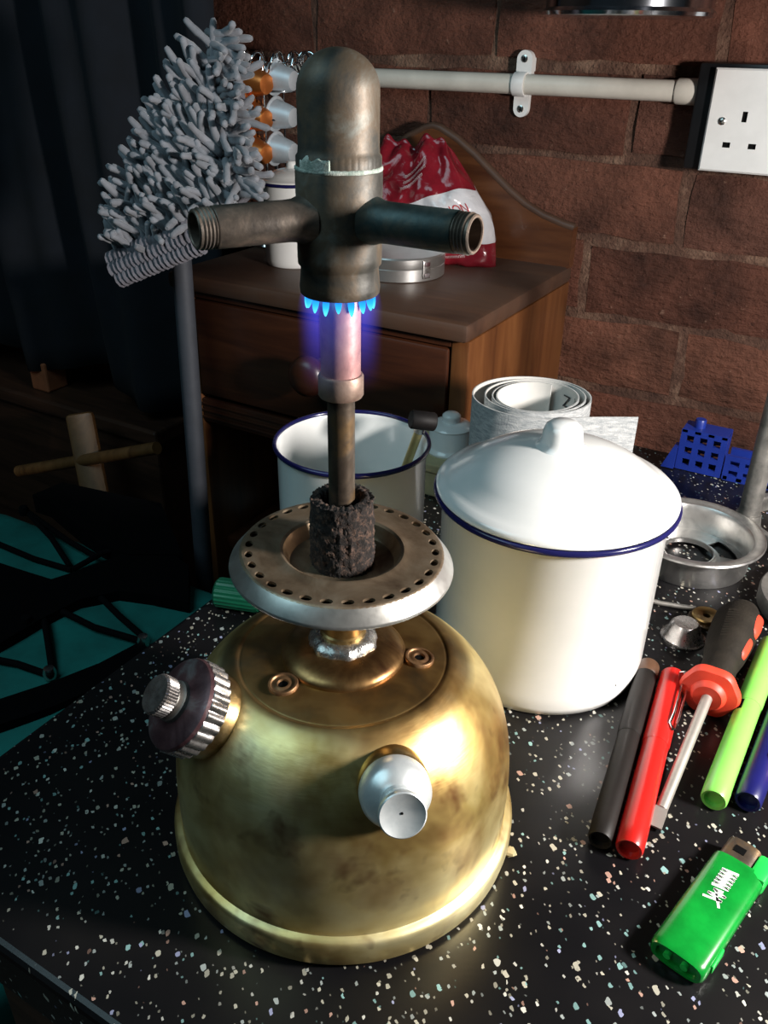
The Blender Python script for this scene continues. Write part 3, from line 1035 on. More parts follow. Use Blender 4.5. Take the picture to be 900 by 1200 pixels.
# ------------------------------------------------------------------ roll of abrasive paper
rc = Vector((-0.044, 0.340, 0))
roll = thing('sandpaper_roll', 'loosely coiled roll of grey sandpaper standing behind the large canister', 'sandpaper', rc)
HS = 0.098


def spiral():
    pts = []
    # tail: straight strip leaving the front of the coil towards the right
    for i in range(14):
        t = i/13
        pts.append((0.068*(1-t), -0.049+0.004*math.sin(t*math.pi)-0.004*(1-t)**2*0+0.010*(1-t)**2))
    turns = 3.6
    n = 230
    for i in range(1, n):
        t = i/(n-1)
        a = -math.pi/2 - t*turns*2*math.pi
        r = 0.049 - 0.0045*min(1, t*turns) - 0.0170*t + 0.0012*math.sin(t*17)
        pts.append((r*math.cos(a)*1.0, r*math.sin(a)*0.98))
    return [U3*x + A3*y for x, y in pts]


sp_pts = spiral()
th = 0.0005


def strip(offset0, offset1):
    vs, fs = [], []
    n = len(sp_pts)
    for i, p in enumerate(sp_pts):
        t = (sp_pts[min(i+1, n-1)]-sp_pts[max(i-1, 0)]).normalized()
        nn = Vector((t.y, -t.x, 0))
        wv = 0.0012*math.sin(i*0.11)
        for off in (offset0, offset1):
            q = p + nn*off
            vs.append((q.x, q.y, 0.0005))
            vs.append((q.x, q.y, HS + wv))
    for i in range(n-1):
        a, b_ = i*4, (i+1)*4
        fs += [(a, b_, b_+1, a+1), (a+2, a+3, b_+3, b_+2), (a+1, b_+1, b_+3, a+3), (a, a+2, b_+2, b_)]
    fs += [(0, 1, 3, 2), ((n-1)*4, (n-1)*4+2, (n-1)*4+3, (n-1)*4+1)]
    return vs, fs


# which side is outward: on the coil the outward normal
i0 = 120
t_ = (sp_pts[i0+1]-sp_pts[i0-1]).normalized()
nn_ = Vector((t_.y, -t_.x, 0))
sgn = 1 if nn_.dot(sp_pts[i0]) > 0 else -1
MB().add(*strip(0.0, sgn*th)).build('abrasive_face', 'grit', roll, 40)
bk = MB().add(*strip(0.0, -sgn*th)).build('paper_backing', 'sand_backing', roll, 40)
# printed mark on the inside of the coil
rin = 0.0306


def on_inner(x, y, a0=math.radians(28), z0=0.076):
    a = a0 - x/rin
    return (U3*math.cos(a)+A3*math.sin(a))*(rin-0.0) + Vector((0, 0, z0+y))


text_mesh('Z', 0.014, lambda x, y: on_inner(x, y, math.radians(36), 0.083), 'printed_mark', 'ink_black', bk)
text_mesh('30', 0.007, lambda x, y: on_inner(x, y, math.radians(8), 0.090), 'printed_mark', 'ink_black', bk)

# ------------------------------------------------------------------ aluminium gallery ring
gr = thing('gallery_ring', 'round aluminium gallery with flanged rim and cut out floor beside the large canister', 'metal ring', (0.0885, 0.334, 0))
gh = 0.023
MB().lathe([(0.0405, 0.0005), (0.0412, 0.0), (0.0418, 0.001), (0.0418, gh-0.004), (0.0428, gh-0.0022), (0.0490, gh-0.0005), (0.0502, gh-0.0008), (0.0506, gh+0.0003), (0.0500, gh+0.0014),
            (0.0485, gh+0.0016), (0.0425, gh+0.0002), (0.0405, gh-0.003), (0.0405, 0.0005)], 96).build('wall', 'aluminium', gr, 40)
vs, fs = [], []
NA = 96
flo = MB()
for i in range(NA):
    a0, a1 = 2*math.pi*i/NA, 2*math.pi*(i+1)/NA
    am = math.degrees((a0+a1)/2) % 360
    cut = (20 < am < 62) or (140 < am < 182) or (260 < am < 302)
    rr = [0.0175, 0.0225, 0.0360, 0.0408]
    for k in range(3):
        if k == 1 and cut:
            continue
        z = 0.0035
        pts = []
        for (ra, aa) in ((rr[k], a0), (rr[k+1], a0), (rr[k+1], a1), (rr[k], a1)):
            pts.append((ra*math.cos(aa), ra*math.sin(aa), 0.0040 if ra < 0.03 else 0.0026))
        o_ = [(x, y, z_-0.0009) for x, y, z_ in pts]
        flo.add(pts+o_, [(0, 1, 2, 3), (7, 6, 5, 4), (0, 4, 5, 1), (1, 5, 6, 2), (2, 6, 7, 3), (3, 7, 4, 0)])
flo.build('floor_plate', 'aluminium', gr, 0)
MB().lathe([(0.0175, 0.0030), (0.0175, 0.0062), (0.0184, 0.0066), (0.0190, 0.0050), (0.0200, 0.0040)], 64).build('inner_lip', 'aluminium', gr, 40)

# ------------------------------------------------------------------ steel ring stand with upright rod
SX, SYY = 0.163, 0.418
rs = thing('ring_stand', 'grey metal ring base with an upright rod behind the aluminium gallery', 'ring stand', (SX, SYY, 0))
MB().lathe([(0.044, 0.0), (0.050, 0.0), (0.0515, 0.002), (0.0515, 0.011), (0.0505, 0.0125), (0.0455, 0.0125), (0.044, 0.011), (0.044, 0.0)], 80).build('base_ring', 'dull_steel', rs, 40)
rb = Vector((0.1170-SX, 0.405-SYY, 0.004))
rt = PD(911, 470, 0.62) - Vector((SX, SYY, 0))
rt = rb + (rt-rb)*2.1
MB().tube([rb, rb+(rt-rb)*0.5, rt], 0.0078, 20).build('rod', 'dull_steel', rs, 40)
MB().lathe([(0.0, 0.0), (0.0105, 0.0), (0.0108, 0.004), (0.0095, 0.013), (0.0, 0.013)], 28, Matrix.Translation((rb.x, rb.y, 0.0003))).build('rod_foot', 'dull_steel', rs, 40)
sc0 = thing('steel_collar', 'plain grey steel collar lying between the aluminium gallery and pens', 'collar', (0.187, 0.312, 0))
MB().lathe([(0.039, 0.0), (0.0445, 0.0), (0.0455, 0.0015), (0.0455, 0.0105), (0.0445, 0.012), (0.040, 0.012), (0.039, 0.0105), (0.039, 0.0)], 72).build('band', 'dull_steel', sc0, 40)
MB().lathe([(0.0390, 0.0045), (0.0365, 0.0048), (0.0365, 0.0058), (0.0390, 0.0062)], 72).build('inner_lip', 'dull_steel', sc0, 40)

# ------------------------------------------------------------------ blue plastic rack
br = thing('plastic_rack', 'blue plastic holder with square holes standing before the brick wall', 'rack', (0.045, 0.484, 0))
m_ = MB()


def grid_wall(mb, x0, x1, z0, z1, y, t, nx, nz, bar):
    """a wall pierced by a grid of square holes, in the XZ plane"""
    w, h = (x1-x0), (z1-z0)
    for i in range(nx+1):
        x = x0 + w*i/nx
        mb.box((x, y, (z0+z1)/2), (bar, t, h+bar*0.98))
    for j in range(nz+1):
        z = z0 + h*j/nz
        mb.box(((x0+x1)/2, y, z), (w+bar*0.98, t*0.98, bar*0.96))


m2 = MB()
grid_wall(m2, 0.000, 0.034, 0.003, 0.036, 0.0, 0.004, 3, 3, 0.005)
grid_wall(m2, 0.000, 0.034, 0.003, 0.036, 0.018, 0.004, 3, 3, 0.005)
for x in (0.0, 0.034):
    m2.box((x, 0.009, 0.0195), (0.004, 0.020, 0.036))
m2.box((0.017, 0.009, 0.0375), (0.038, 0.022, 0.003))
m2.build('tower', 'blue_plastic', br, 0)
m3 = MB()
grid_wall(m3, 0.040, 0.150, 0.003, 0.021, 0.0, 0.004, 9, 2, 0.0045)
m3.box((0.095, 0.009, 0.002), (0.112, 0.022, 0.004))
m3.box((0.095, 0.018, 0.012), (0.112, 0.004, 0.022))
m3.build('tray', 'blue_plastic', br, 0)
MB().lathe([(0.0, 0.0), (0.0048, 0.0), (0.0048, 0.007), (0.0042, 0.008), (0.0, 0.008)], 20, Matrix.Translation((0.010, 0.009, 0.0385))).build('peg', 'blue_plastic', br, 40)
MB().prism([(-0.014, 0.001), (-0.003, 0.001), (-0.003, 0.022), (-0.006, 0.022)], -0.006, 0.006, Matrix.Rotation(math.pi/2, 4, 'X')).build('bracket', 'blue_plastic', br, 0)

# ------------------------------------------------------------------ small metal odds by the gallery
wp = PZ(828, 722, 0.004)
ws = thing('brass_nut', 'round brass disc nut with centre hole beside screwdriver handle', 'nut', (wp.x, wp.y, 0.0))
MB().lathe([(0.0024, 0.0005), (0.0085, 0.0), (0.0095, 0.001), (0.0095, 0.0048), (0.0088, 0.0056), (0.0030, 0.0050), (0.0024, 0.0045), (0.0024, 0.0005)], 40).build('disc', 'brass_small', ws, 40)
MB().lathe([(0.0095, 0.0), (0.0112, 0.0), (0.0114, 0.002), (0.0108, 0.0026), (0.0095, 0.0026), (0.0095, 0.0)], 40).build('flange', 'tube_dark', ws, 40)
dp = PZ(802, 738, 0.006)
mc = thing('metal_cone', 'shiny steel cone cap lying between canister and screwdriver', 'cap', (dp.x, dp.y, 0))
MB().lathe([(0.0128, 0.0), (0.0130, 0.0012), (0.0112, 0.0036), (0.0092, 0.0100), (0.0075, 0.0118), (0.0, 0.0122)], 48).build('shell', 'nickel', mc, 40)
MB().lathe([(0.0128, 0.0), (0.0139, 0.0002), (0.0139, 0.0011), (0.0128, 0.0014)], 48).build('brim', 'nickel', mc, 40)
wv = [PZ(748, 700, 0.0018), PZ(775, 707, 0.0018), PZ(800, 711, 0.0018), PZ(815, 713, 0.0018)]
tag(MB().tube(wv, 0.0017, 10).build('steel_wire', 'dull_steel', None, 40), 'bent grey steel wire lying under the aluminium gallery edge', 'wire')

# ------------------------------------------------------------------ pens, screwdriver, lighter


def pen(name, label, pn, pf, r, mats, clip=True, kind='cap'):
    """lies on the worktop, near end pn, far end pf (pixels)"""
    a = PZ(pn[0], pn[1], r)
    b_ = PZ(pf[0], pf[1], r)
    d = (b_-a)
    L = d.length
    t = thing(name, label, 'pen', (a.x, a.y, r), 0)
    Mx = along((0, 0, 0), d)
    k = 0.55
    MB().lathe([(0.0, 0.0030), (r*0.62, 0.0030), (r*0.66, 0.0004), (r*0.82, 0.0), (r*0.90, 0.0012), (r*0.93, 0.01), (r*0.93, L*k), (0.0, L*k)], 28, Mx).build('barrel', mats[0], t, 35)
    c = MB().lathe([(0.0, L*k-0.002), (r*0.95, L*k-0.002), (r*1.0, L*k), (r*1.0, L-0.006), (r*0.97, L-0.001), (r*0.80, L), (0.0, L)], 28, Mx).build('cap', mats[1], t, 35)
    if clip:
        side = Vector((0.75, 0.0, 0.66))
        dn = d.normalized()
        side = (side-dn*side.dot(dn)).normalized()
        w_ = dn.cross(side)
        p0 = dn*(L-0.003)+side*r*0.8
        p1 = dn*(L-0.004)+side*(r+0.0030)
        p2 = dn*(L*k+0.020)+side*(r+0.0018)
        p3 = dn*(L*k+0.012)+side*(r+0.0004)
        p4 = dn*(L*k+0.009)+side*(r+0.0012)
        for s_ in (-1, 1):
            MB().tube([q+w_*0.0022*s_ for q in (p0, p1, p2, p3)]+[p4], 0.0008, 8).build('clip', 'chrome', c, 60)
    return t


pen('fountain_pen', 'red plastic fountain pen with chrome wire clip beside the black pen', (737, 996), (789, 792), 0.0072, ('red_plastic', 'red_plastic'))
bp = pen('felt_pen', 'black faceted pen with brown band nearest the large canister', (703, 985), (760, 782), 0.0066, ('black_pen_plastic', 'black_pen_plastic'), False)
a = PZ(703, 985, 0.0066)
b_ = PZ(760, 782, 0.0066)
L = (b_-a).length
MB().lathe([(0.0066, L-0.010), (0.0071, L-0.009), (0.0071, L-0.003), (0.0062, L+0.001), (0.0, L+0.0015)], 28, along((0, 0, 0), b_-a)).build('end_band', 'brown_plastic', bp, 35)
gp = pen('fountain_pen', 'lime green plastic fountain pen lying beside the screwdriver', (836, 938), (905, 755), 0.0072, ('lime_plastic', 'lime_plastic'), False)
a = PZ(836, 938, 0.0072)
b_ = PZ(905, 755, 0.0072)
d = (b_-a)
L = d.length
dn = d.normalized()
sv_ = (Vector((-0.6, 0.1, 0.8)) - dn*Vector((-0.6, 0.1, 0.8)).dot(dn)).normalized()
Mw = Matrix.Identity(4)
xx = dn.cross(sv_)
for i in range(3):
    Mw[i][0], Mw[i][1], Mw[i][2] = xx[i], dn[i], sv_[i]
q = dn*(L*0.50)+sv_*0.0063
Mw = Matrix.Translation(q) @ Mw
MB().box((0, 0, 0), (0.0026, 0.0090, 0.0012), 0.0004, Mw).build('ink_window', 'bead_black', gp, 0)
pen('fountain_pen', 'dark blue plastic pen lying beside the lime green pen', (876, 940), (948, 745), 0.0072, ('blue_pen_plastic', 'blue_pen_plastic'), False)

# screwdriver
gd = PZ(831, 812, 0.0150)
he = PZ(868, 722, 0.0150)
tip = PZ(768, 966, 0.0026)
sd = thing('screwdriver', 'screwdriver with black and orange rubber handle lying among the pens', 'screwdriver', (gd.x, gd.y, 0))
o0 = Vector((gd.x, gd.y, 0))
ax = (he-gd)
LH = ax.length
Mh = along(gd-o0, ax)


def tri(a, k):
    return 1.0 + 0.045*math.cos(3*a+0.6)


MB().lathe([(0.0, 0.002), (0.0095, 0.003), (0.0096, 0.012), (0.0100, 0.030), (0.0120, 0.042), (0.0135, 0.058), (0.0140, 0.072), (0.0138, LH-0.006), (0.0118, LH+0.001), (0.007, LH+0.004), (0.0, LH+0.005)], 60, Mh, tri).build('handle', 'handle_rubber', sd, 40)
gv = MB().lathe([(0.0, -0.0055), (0.0078, -0.0055), (0.0092, -0.004), (0.0098, -0.002), (0.0150, -0.0010), (0.0162, 0.0010), (0.0160, 0.0040), (0.0135, 0.0062), (0.0, 0.0062)], 60, Mh,
                lambda a, k: 1+(0.035*math.cos(6*a) if k > 3 else 0)).build('guard', 'orange_rubber', sd, 40)
# orange inlays on the handle's right flank, ribs on its top
axn = ax.normalized()
side = (Vector((0.90, 0, 0.42)) - axn*Vector((0.90, 0, 0.42)).dot(axn)).normalized()
upv = side.cross(axn)
for (z0, z1, rr, sh) in ((0.036, 0.056, 0.0112, 0.0), (0.060, 0.082, 0.0128, 0.0)):
    vs, fs = [], []
    nz, na = 9, 7
    for j in range(nz):
        t = j/(nz-1)
        zz = z0+(z1-z0)*t
        hw = 0.42*math.sqrt(max(0.0, 1-(2*t-1)**2))**0.8
        rl = 0.0104+0.0035*min(1, max(0, (zz-0.032)/0.04))
        for i in range(na):
            ang = hw*(2*i/(na-1)-1)
            rad = rl + 0.0012*(1-abs(2*i/(na-1)-1)**2)*(1 if 0 < j < nz-1 else 0)
            p = gd-o0 + axn*zz + side*(rad*math.cos(ang)) + upv*(rad*math.sin(ang))
            vs.append(p)
    for j in range(nz-1):
        for i in range(na-1):
            fs.append((j*na+i, j*na+i+1, (j+1)*na+i+1, (j+1)*na+i))
    MB().add(vs, fs).build('grip_inlay', 'orange_rubber', sd, 60)
tp = (Vector((0.0, -0.45, 0.9)))
tp = (Vector((0, 0, 1)) - axn*axn.z).normalized()
sd2 = axn.cross(tp)
for i in range(11):
    zz = 0.044 + i*0.0026
    rl = 0.0106+0.0034*min(1, max(0, (zz-0.032)/0.04))
    pts = [gd-o0+axn*zz+tp*(rl*math.cos(t)+0.0003)+sd2*(rl*math.sin(t)) for t in np.linspace(-0.5, 0.5, 7)]
    MB().tube(pts, 0.0006, 5).build('grip_rib', 'handle_rubber', sd, 60)
sh0 = gd-o0 - axn*0.004
sh1 = tip-o0
dsh = sh1-sh0
MB().tube([sh0, sh0+dsh*0.90], 0.0030, 18).build('shaft', 'shaft_steel', sd, 40)
dn = dsh.normalized()
Mb = along(sh0+dsh*0.90, dn)
MB().add([(0.003, 0.0024, 0), (-0.003, 0.0024, 0), (-0.003, -0.0024, 0), (0.003, -0.0024, 0), (0.0035, 0.0007, 0.011), (-0.0035, 0.0007, 0.011), (-0.0035, -0.0004, 0.011), (0.0035, -0.0004, 0.011)],
         [(3, 2, 1, 0), (4, 5, 6, 7), (0, 1, 5, 4), (1, 2, 6, 5), (2, 3, 7, 6), (3, 0, 4, 7)], Mb).build('blade', 'shaft_steel', sd, 0)

# orange rounded handle end at the picture's edge
oe = PZ(909, 890, 0.008)
ot = thing('orange_handle_tool', 'orange rounded tool handle beside the dark blue pen', 'tool', (oe.x+0.0055, oe.y-0.001, 0))
MB().lathe([(0.0, -0.014), (0.0045, -0.0125), (0.0078, -0.008), (0.0090, 0.0), (0.0090, 0.035), (0.0075, 0.05), (0.0, 0.052)], 36, along((0, 0, 0.0092), (0.55, 0.83, 0))).build('handle', 'orange_rubber', ot, 50)
MB().tube([Vector((0.55, 0.83, 0)).normalized()*0.05+Vector((0, 0, 0.0092)), Vector((0.55, 0.83, 0)).normalized()*0.11+Vector((0, 0, 0.004))], 0.0025, 12).build('shaft', 'shaft_steel', ot, 40)

# lighter
lb = (PZ(768, 1103, 0.0085)+PZ(819, 1143, 0.0085))/2
lt = (PZ(846, 992, 0.0105)+PZ(891, 1030, 0.0105))/2
ld_ = Vector((lt.x-lb.x, lt.y-lb.y, 0))
LL = ld_.length
lg = thing('cigarette_lighter', 'translucent green disposable lighter with white print lying on the worktop', 'lighter', (lb.x, lb.y, 0), math.atan2(ld_.y, ld_.x)-math.pi/2)
wL, hL = 0.0120, 0.0056      # half sizes; local Y runs to the flame end


def oval(k, n=40):
    out = []
    for i in range(n):
        a = 2*math.pi*i/n
        c_, s_ = math.cos(a), math.sin(a)
        e = 0.62
        out.append((wL*k*math.copysign(abs(c_)**e, c_), hL*k*math.copysign(abs(s_)**e, s_)))
    return out


vs, fs = [], []
rows = [(0.70, 0.0018), (0.74, 0.0002), (0.90, 0.0), (0.97, 0.0010), (1.0, 0.0035), (1.0, LL-0.002), (0.985, LL), (0.0, LL)]
nseg = 40
rows2 = [(0.0, 0.0022)] + rows
for k, y in rows2:
    for (x, z) in oval(max(k, 1e-4), nseg):
        vs.append((x, y, z+hL))
for j in range(len(rows2)-1):
    for i in range(nseg):
        fs.append((j*nseg+i, j*nseg+(i+1) % nseg, (j+1)*nseg+(i+1) % nseg, (j+1)*nseg+i))
bodyL = MB().add(vs, fs).build('body', 'lighter_green', lg, 40)
for x in (-0.004, 0.0035):
    MB().lathe([(0.0, -0.0004), (0.0016, -0.0004), (0.0016, 0.0018), (0.0, 0.0018)], 14, along((x, 0.0003, hL), (0, 1, 0))).build('valve_plug', 'lighter_button', bodyL, 40)
# metal hood and thumb button
vs, fs = [], []
for y, kx in ((LL-0.003, 0.93), (LL+0.0125, 0.90)):
    for (x, z) in oval(0.92, nseg):
        vs.append((x*0.78*kx-0.0024, y, z+hL))
fs = [(i, (i+1) % nseg, nseg+(i+1) % nseg, nseg+i) for i in range(nseg)]+[tuple(range(nseg, 2*nseg))]
hood = MB().add(vs, fs).build('hood', 'tube_dark', lg, 40)
MB().box((-0.003, LL+0.006, hL+0.0052), (0.005, 0.004, 0.0004)).build('vent_hole', 'bead_black', hood, 0)
MB().box((0.0085, LL+0.0040, hL+0.0002), (0.0078, 0.0150, 0.0102), 0.0018).build('thumb_button', 'lighter_button', lg, 40)
MB().box((0.0122, 0.0120, hL+0.0005), (0.0012, 0.0110, 0.0045), 0.0005).build('side_tab', 'lighter_button', bodyL, 40)
# the white printed mark: a star-like stroke group and a row of slanting bars
zt = hL*2+0.00012
pm = MB()


def stroke(p, q, w):
    p, q = Vector((p[0], p[1], 0)), Vector((q[0], q[1], 0))
    t = (q-p).normalized()*0
    n_ = Vector((-(q-p).y, (q-p).x, 0)).normalized()*w/2
    pm.add([(p+n_)+Vector((0, 0, zt)), (p-n_)+Vector((0, 0, zt)), (q-n_)+Vector((0, 0, zt)), (q+n_)+Vector((0, 0, zt))], [(0, 1, 2, 3)])


yb = LL-0.0285
xm = -0.0010
zig = [(-0.0040, 0.0), (0.0036, 0.0022), (-0.0030, 0.0030), (0.0040, 0.0052), (-0.0018, 0.0062), (0.0022, 0.0072)]
for i in range(len(zig)-1):
    stroke((xm+zig[i][0], yb+zig[i][1]), (xm+zig[i+1][0], yb+zig[i+1][1]), 0.0012)
stroke((xm+0.0040, yb-0.0016), (xm-0.0006, yb+0.0058), 0.0011)
y = yb+0.0082
for i in range(6):
    stroke((xm-0.0036, y+0.0021*i), (xm+0.0034, y+0.0016+0.0021*i), 0.0015)
    if i < 5:
        stroke((xm+0.0034, y+0.0016+0.0021*i), (xm-0.0036, y+0.0021*(i+1)), 0.0007)
pm.build('printed_logo', 'lighter_print', bodyL, 0, fix=False)['label'] = 'white printed mark'

# a crumb of grit beside the tank
cp_ = PZ(598, 998, 0.001)
cm = MB().lathe([(0.0, 0.0), (0.0026, 0.0), (0.0030, 0.0010), (0.0022, 0.0020), (0.0, 0.0022)], 9, None, lambda a, k: 1+0.18*math.sin(3*a+k)).build('crumb', 'card_tan', None, 0, loc=(cp_.x, cp_.y, 0))
tag(cm, 'tiny pale crumb lying at the foot of the brass tank', 'crumb')

# green ribbed cap at the bench's end
gc = PZ(262, 692, 0.0105)
g = thing('ribbed_cap', 'dark green ribbed cap lying on the bench end behind the lamp plate', 'cap', (gc.x+0.012, gc.y+0.002, 0))
MB().lathe([(0.0, -0.016), (0.0085, -0.016), (0.0098, -0.0145), (0.0100, 0.012), (0.0092, 0.014), (0.0, 0.014)], 20*6, along((0, 0, 0.0101), U3*0.95-A3*0.2), lambda a, k: 1+(0.03*math.cos(20*a) if k in (2, 3) else 0)).build('shell', 'green_ribbed', g, 30)
MB().lathe([(0.0, 0.0130), (0.0075, 0.0130), (0.0075, 0.0165), (0.0, 0.0165)], 32, along((0, 0, 0.0101), U3*0.95-A3*0.2)).build('neck', 'green_ribbed', g, 30)

# ------------------------------------------------------------------ conduit, socket, hanging pan
PZZ = 0.2925
cdt = thing('conduit_pipe', 'cream plastic conduit pipe clipped along the brick wall', 'pipe', (-0.05, WY, PZZ))
MB().lathe([(0.0092, 0.0), (0.0096, 0.0), (0.0096, 0.75), (0.0092, 0.75), (0.0, 0.75)], 28, along((0.0, -0.017, 0), (-1, 0, 0))).build('pipe', 'conduit_plastic', cdt, 40)
MB().lathe([(0.0085, -0.010), (0.0112, -0.010), (0.0116, -0.008), (0.0116, 0.010), (0.0110, 0.0115), (0.0095, 0.0115)], 28, along((0.004, -0.017, 0), (-1, 0, 0))).build('coupling', 'conduit_plastic', cdt, 40)
cl = thing('pipe_clip', 'white plastic saddle clip holding the conduit pipe', 'clip', (-0.2185, WY, PZZ))
MB().lathe([(0.0097, -0.0065), (0.0114, -0.0065), (0.0117, -0.005), (0.0117, 0.005), (0.0114, 0.0065), (0.0097, 0.0065), (0.0097, -0.0065)], 32, along((0, -0.017, 0), (-1, 0, 0))).build('saddle', 'white_plastic', cl, 40)
for s_ in (1, -1):
    pl = []
    for i in range(13):
        a = math.pi*i/12
        pl.append((0.0085*math.cos(a), 0.0150+0.0085*math.sin(a)))
    pl = [(0.0085, 0.0)]+pl+[(-0.0085, 0.0)]
    pl = [(x, z*s_+0.008*s_) for x, z in pl]
    if s_ < 0:
        pl = pl[::-1]
    ear = MB().prism(pl, 0.0, 0.0115, Matrix.Rotation(math.pi/2, 4, 'X')).build('ear', 'white_plastic', cl, 35)
    sc_ = MB().lathe([(0.0036, 0.0), (0.0036, 0.0012), (0.0022, 0.0018), (0.0, 0.0016)], 20, along((0, -0.0110, 0.0235*s_), (0, -1, 0))).build('screw', 'screw_metal', ear, 40)
    MB().box((0, -0.0128, 0.0235*s_), (0.0012, 0.0006, 0.0050)).build('slot', 'bead_black', sc_, 0)

SY = 0.663
so = thing('wall_socket', 'white double power socket on black surface box fixed to brick wall', 'socket', (-0.019, WY, 0.2705))
MB().box((0.070, -0.0155, 0.0015), (0.176, 0.033, 0.092), 0.003).build('back_box', 'black_plastic', so, 40)
# face plate pierced by the pin holes
SW, SH = 0.146, 0.084
fp = MB()
holes = []
for gx in (0.0315, 0.114):
    holes += [(gx-0.0022, gx+0.0022, 0.0005-0.0005, 0.0088), (gx-0.0148, gx-0.0080, -0.0222, -0.0176), (gx+0.0080, gx+0.0148, -0.0222, -0.0176)]
xs = sorted({0.0, SW} | {h[0] for h in holes} | {h[1] for h in holes})
zs = sorted({-SH/2, SH/2} | {h[2] for h in holes} | {h[3] for h in holes})
vs, fs = [], []
for i in range(len(xs)-1):
    for j in range(len(zs)-1):
        cx, cz = (xs[i]+xs[i+1])/2, (zs[j]+zs[j+1])/2
        if any(h[0] < cx < h[1] and h[2] < cz < h[3] for h in holes):
            continue
        fp.add([(xs[i], -0.040, zs[j]), (xs[i+1], -0.040, zs[j]), (xs[i+1], -0.040, zs[j+1]), (xs[i], -0.040, zs[j+1])], [(0, 1, 2, 3)])
b0, b1 = -0.032, -0.0385
e = 0.0016
rect = lambda k, y: [(-k, y, -SH/2-k), (SW+k, y, -SH/2-k), (SW+k, y, SH/2+k), (-k, y, SH/2+k)]
fp.add(rect(0, -0.040)+rect(e, b1)+rect(e, b0), [(i, (i+1) % 4, 4+(i+1) % 4, 4+i) for i in range(4)]+[(4+i, 4+(i+1) % 4, 8+(i+1) % 4, 8+i) for i in range(4)]+[(11, 10, 9, 8)])
face = fp.build('face_plate', 'white_plastic', so, 30)
for h in holes:
    MB().box(((h[0]+h[1])/2, -0.0345, (h[2]+h[3])/2), (h[1]-h[0]+0.001, 0.006, h[3]-h[2]+0.001)).build('pin_hole', 'pin_hole_black', face, 0)
for x in (0.0125, SW-0.0125):
    MB().lathe([(0.0034, 0.0), (0.0034, 0.0010), (0.0022, 0.0018), (0.0, 0.0020)], 20, along((x, -0.0398, 0.0), (0, -1, 0))).build('screw', 'screw_metal', face, 40)
for x in (0.060, SW-0.060):
    MB().box((x, -0.0405, 0.020), (0.011, 0.005, 0.019), 0.001, rot=Matrix.Rotation(math.radians(6), 4, 'X')).build('rocker_switch', 'white_plastic', face, 40)

pb = PY(735, 21, 0.60)
pn = thing('hanging_pan', 'polished steel pan hanging on the brick wall above the conduit', 'pan', (pb.x, 0.6, pb.z))
MB().lathe([(0.0, 0.001), (0.066, 0.0), (0.0725, 0.0012), (0.0735, 0.004), (0.0720, 0.0055), (0.0705, 0.007), (0.0705, 0.095), (0.0735, 0.098), (0.0735, 0.0995), (0.0692, 0.098), (0.0692, 0.009), (0.0, 0.006)], 80).build('bowl', 'pan_steel', pn, 40)
MB().box((0, 0.0835, 0.085), (0.020, 0.030, 0.006), 0.002).build('handle', 'pan_steel', pn, 40)

# ------------------------------------------------------------------ bedside cabinet left of the bench
CXL, CXR, CYF, CYB, CZT = -0.487, -0.139, 0.416, 0.684, 0.117
cab = thing('bedside_cabinet', 'brown wooden bedside cabinet with drawer and arched back standing against brick wall', 'cabinet', (0, 0, FZ))
H = lambda z: z-FZ
bxl, bxr, byf = CXL+0.006, -0.1405, CYF+0.010
MB().box(((CXL+CXR)/2, (CYF+CYB)/2, H(CZT-0.009)), (CXR-CXL, CYB-CYF, 0.018), 0.005).build('top', 'cabinet_top', cab, 40)
tk = 0.018
zt, zb = H(CZT-0.018), 0.0
for x in (bxl+tk/2, bxr-tk/2):
    MB().box((x, (byf+CYB)/2, (zt+zb)/2), (tk, CYB-byf, zt-zb), 0.002).build('side_panel', 'cabinet_wood_v', cab, 40)
MB().box(((bxl+bxr)/2, CYB-0.006, (zt+zb)/2), (bxr-bxl-2*tk-0.001, 0.008, zt-zb)).build('rear_panel', 'dark_wood', cab, 0)
iw = bxr-bxl-2*tk-0.001
icx = (bxl+bxr)/2
dz1, dz0 = H(0.091), H(-0.018)
MB().box((icx, byf+0.008, zt-0.004), (iw, 0.016, 0.008), 0.001).build('rail', 'cabinet_wood', cab, 40)
MB().box((icx, byf+0.009, H(-0.036)), (iw, 0.018, 0.028), 0.002).build('rail', 'cabinet_wood', cab, 40)
for i in range(3):
    MB().box((icx, byf-0.0006, H(-0.028)-0.008*i), (iw, 0.002, 0.003), 0.0008).build('rail_bead', 'cabinet_wood', cab, 40)
dr_ = MB().box((icx, byf+0.006, (dz0+dz1)/2), (iw-0.003, 0.016, dz1-dz0-0.003), 0.003).build('drawer_front', 'cabinet_wood', cab, 40)
kp = PY(349, 431, byf-0.012)
MB().lathe([(0.0, 0.0), (0.0115, 0.0), (0.0120, 0.003), (0.0085, 0.006), (0.0080, 0.009), (0.0120, 0.013), (0.0185, 0.0185), (0.0205, 0.025), (0.0190, 0.031), (0.0130, 0.0355), (0.0, 0.037)], 40,
           along((kp.x+0.022, byf-0.0015, H(kp.z)), (0, -1, 0))).build('knob', 'cabinet_wood', dr_, 50)
MB().box((icx, (byf+CYB)/2+0.006, H(-0.22)), (iw, CYB-byf-0.028, 0.016), 0.002).build('shelf', 'cabinet_wood', cab, 40)
MB().box((icx, (byf+CYB)/2+0.006, H(-0.56)), (iw, CYB-byf-0.028, 0.016), 0.002).build('shelf', 'cabinet_wood', cab, 40)
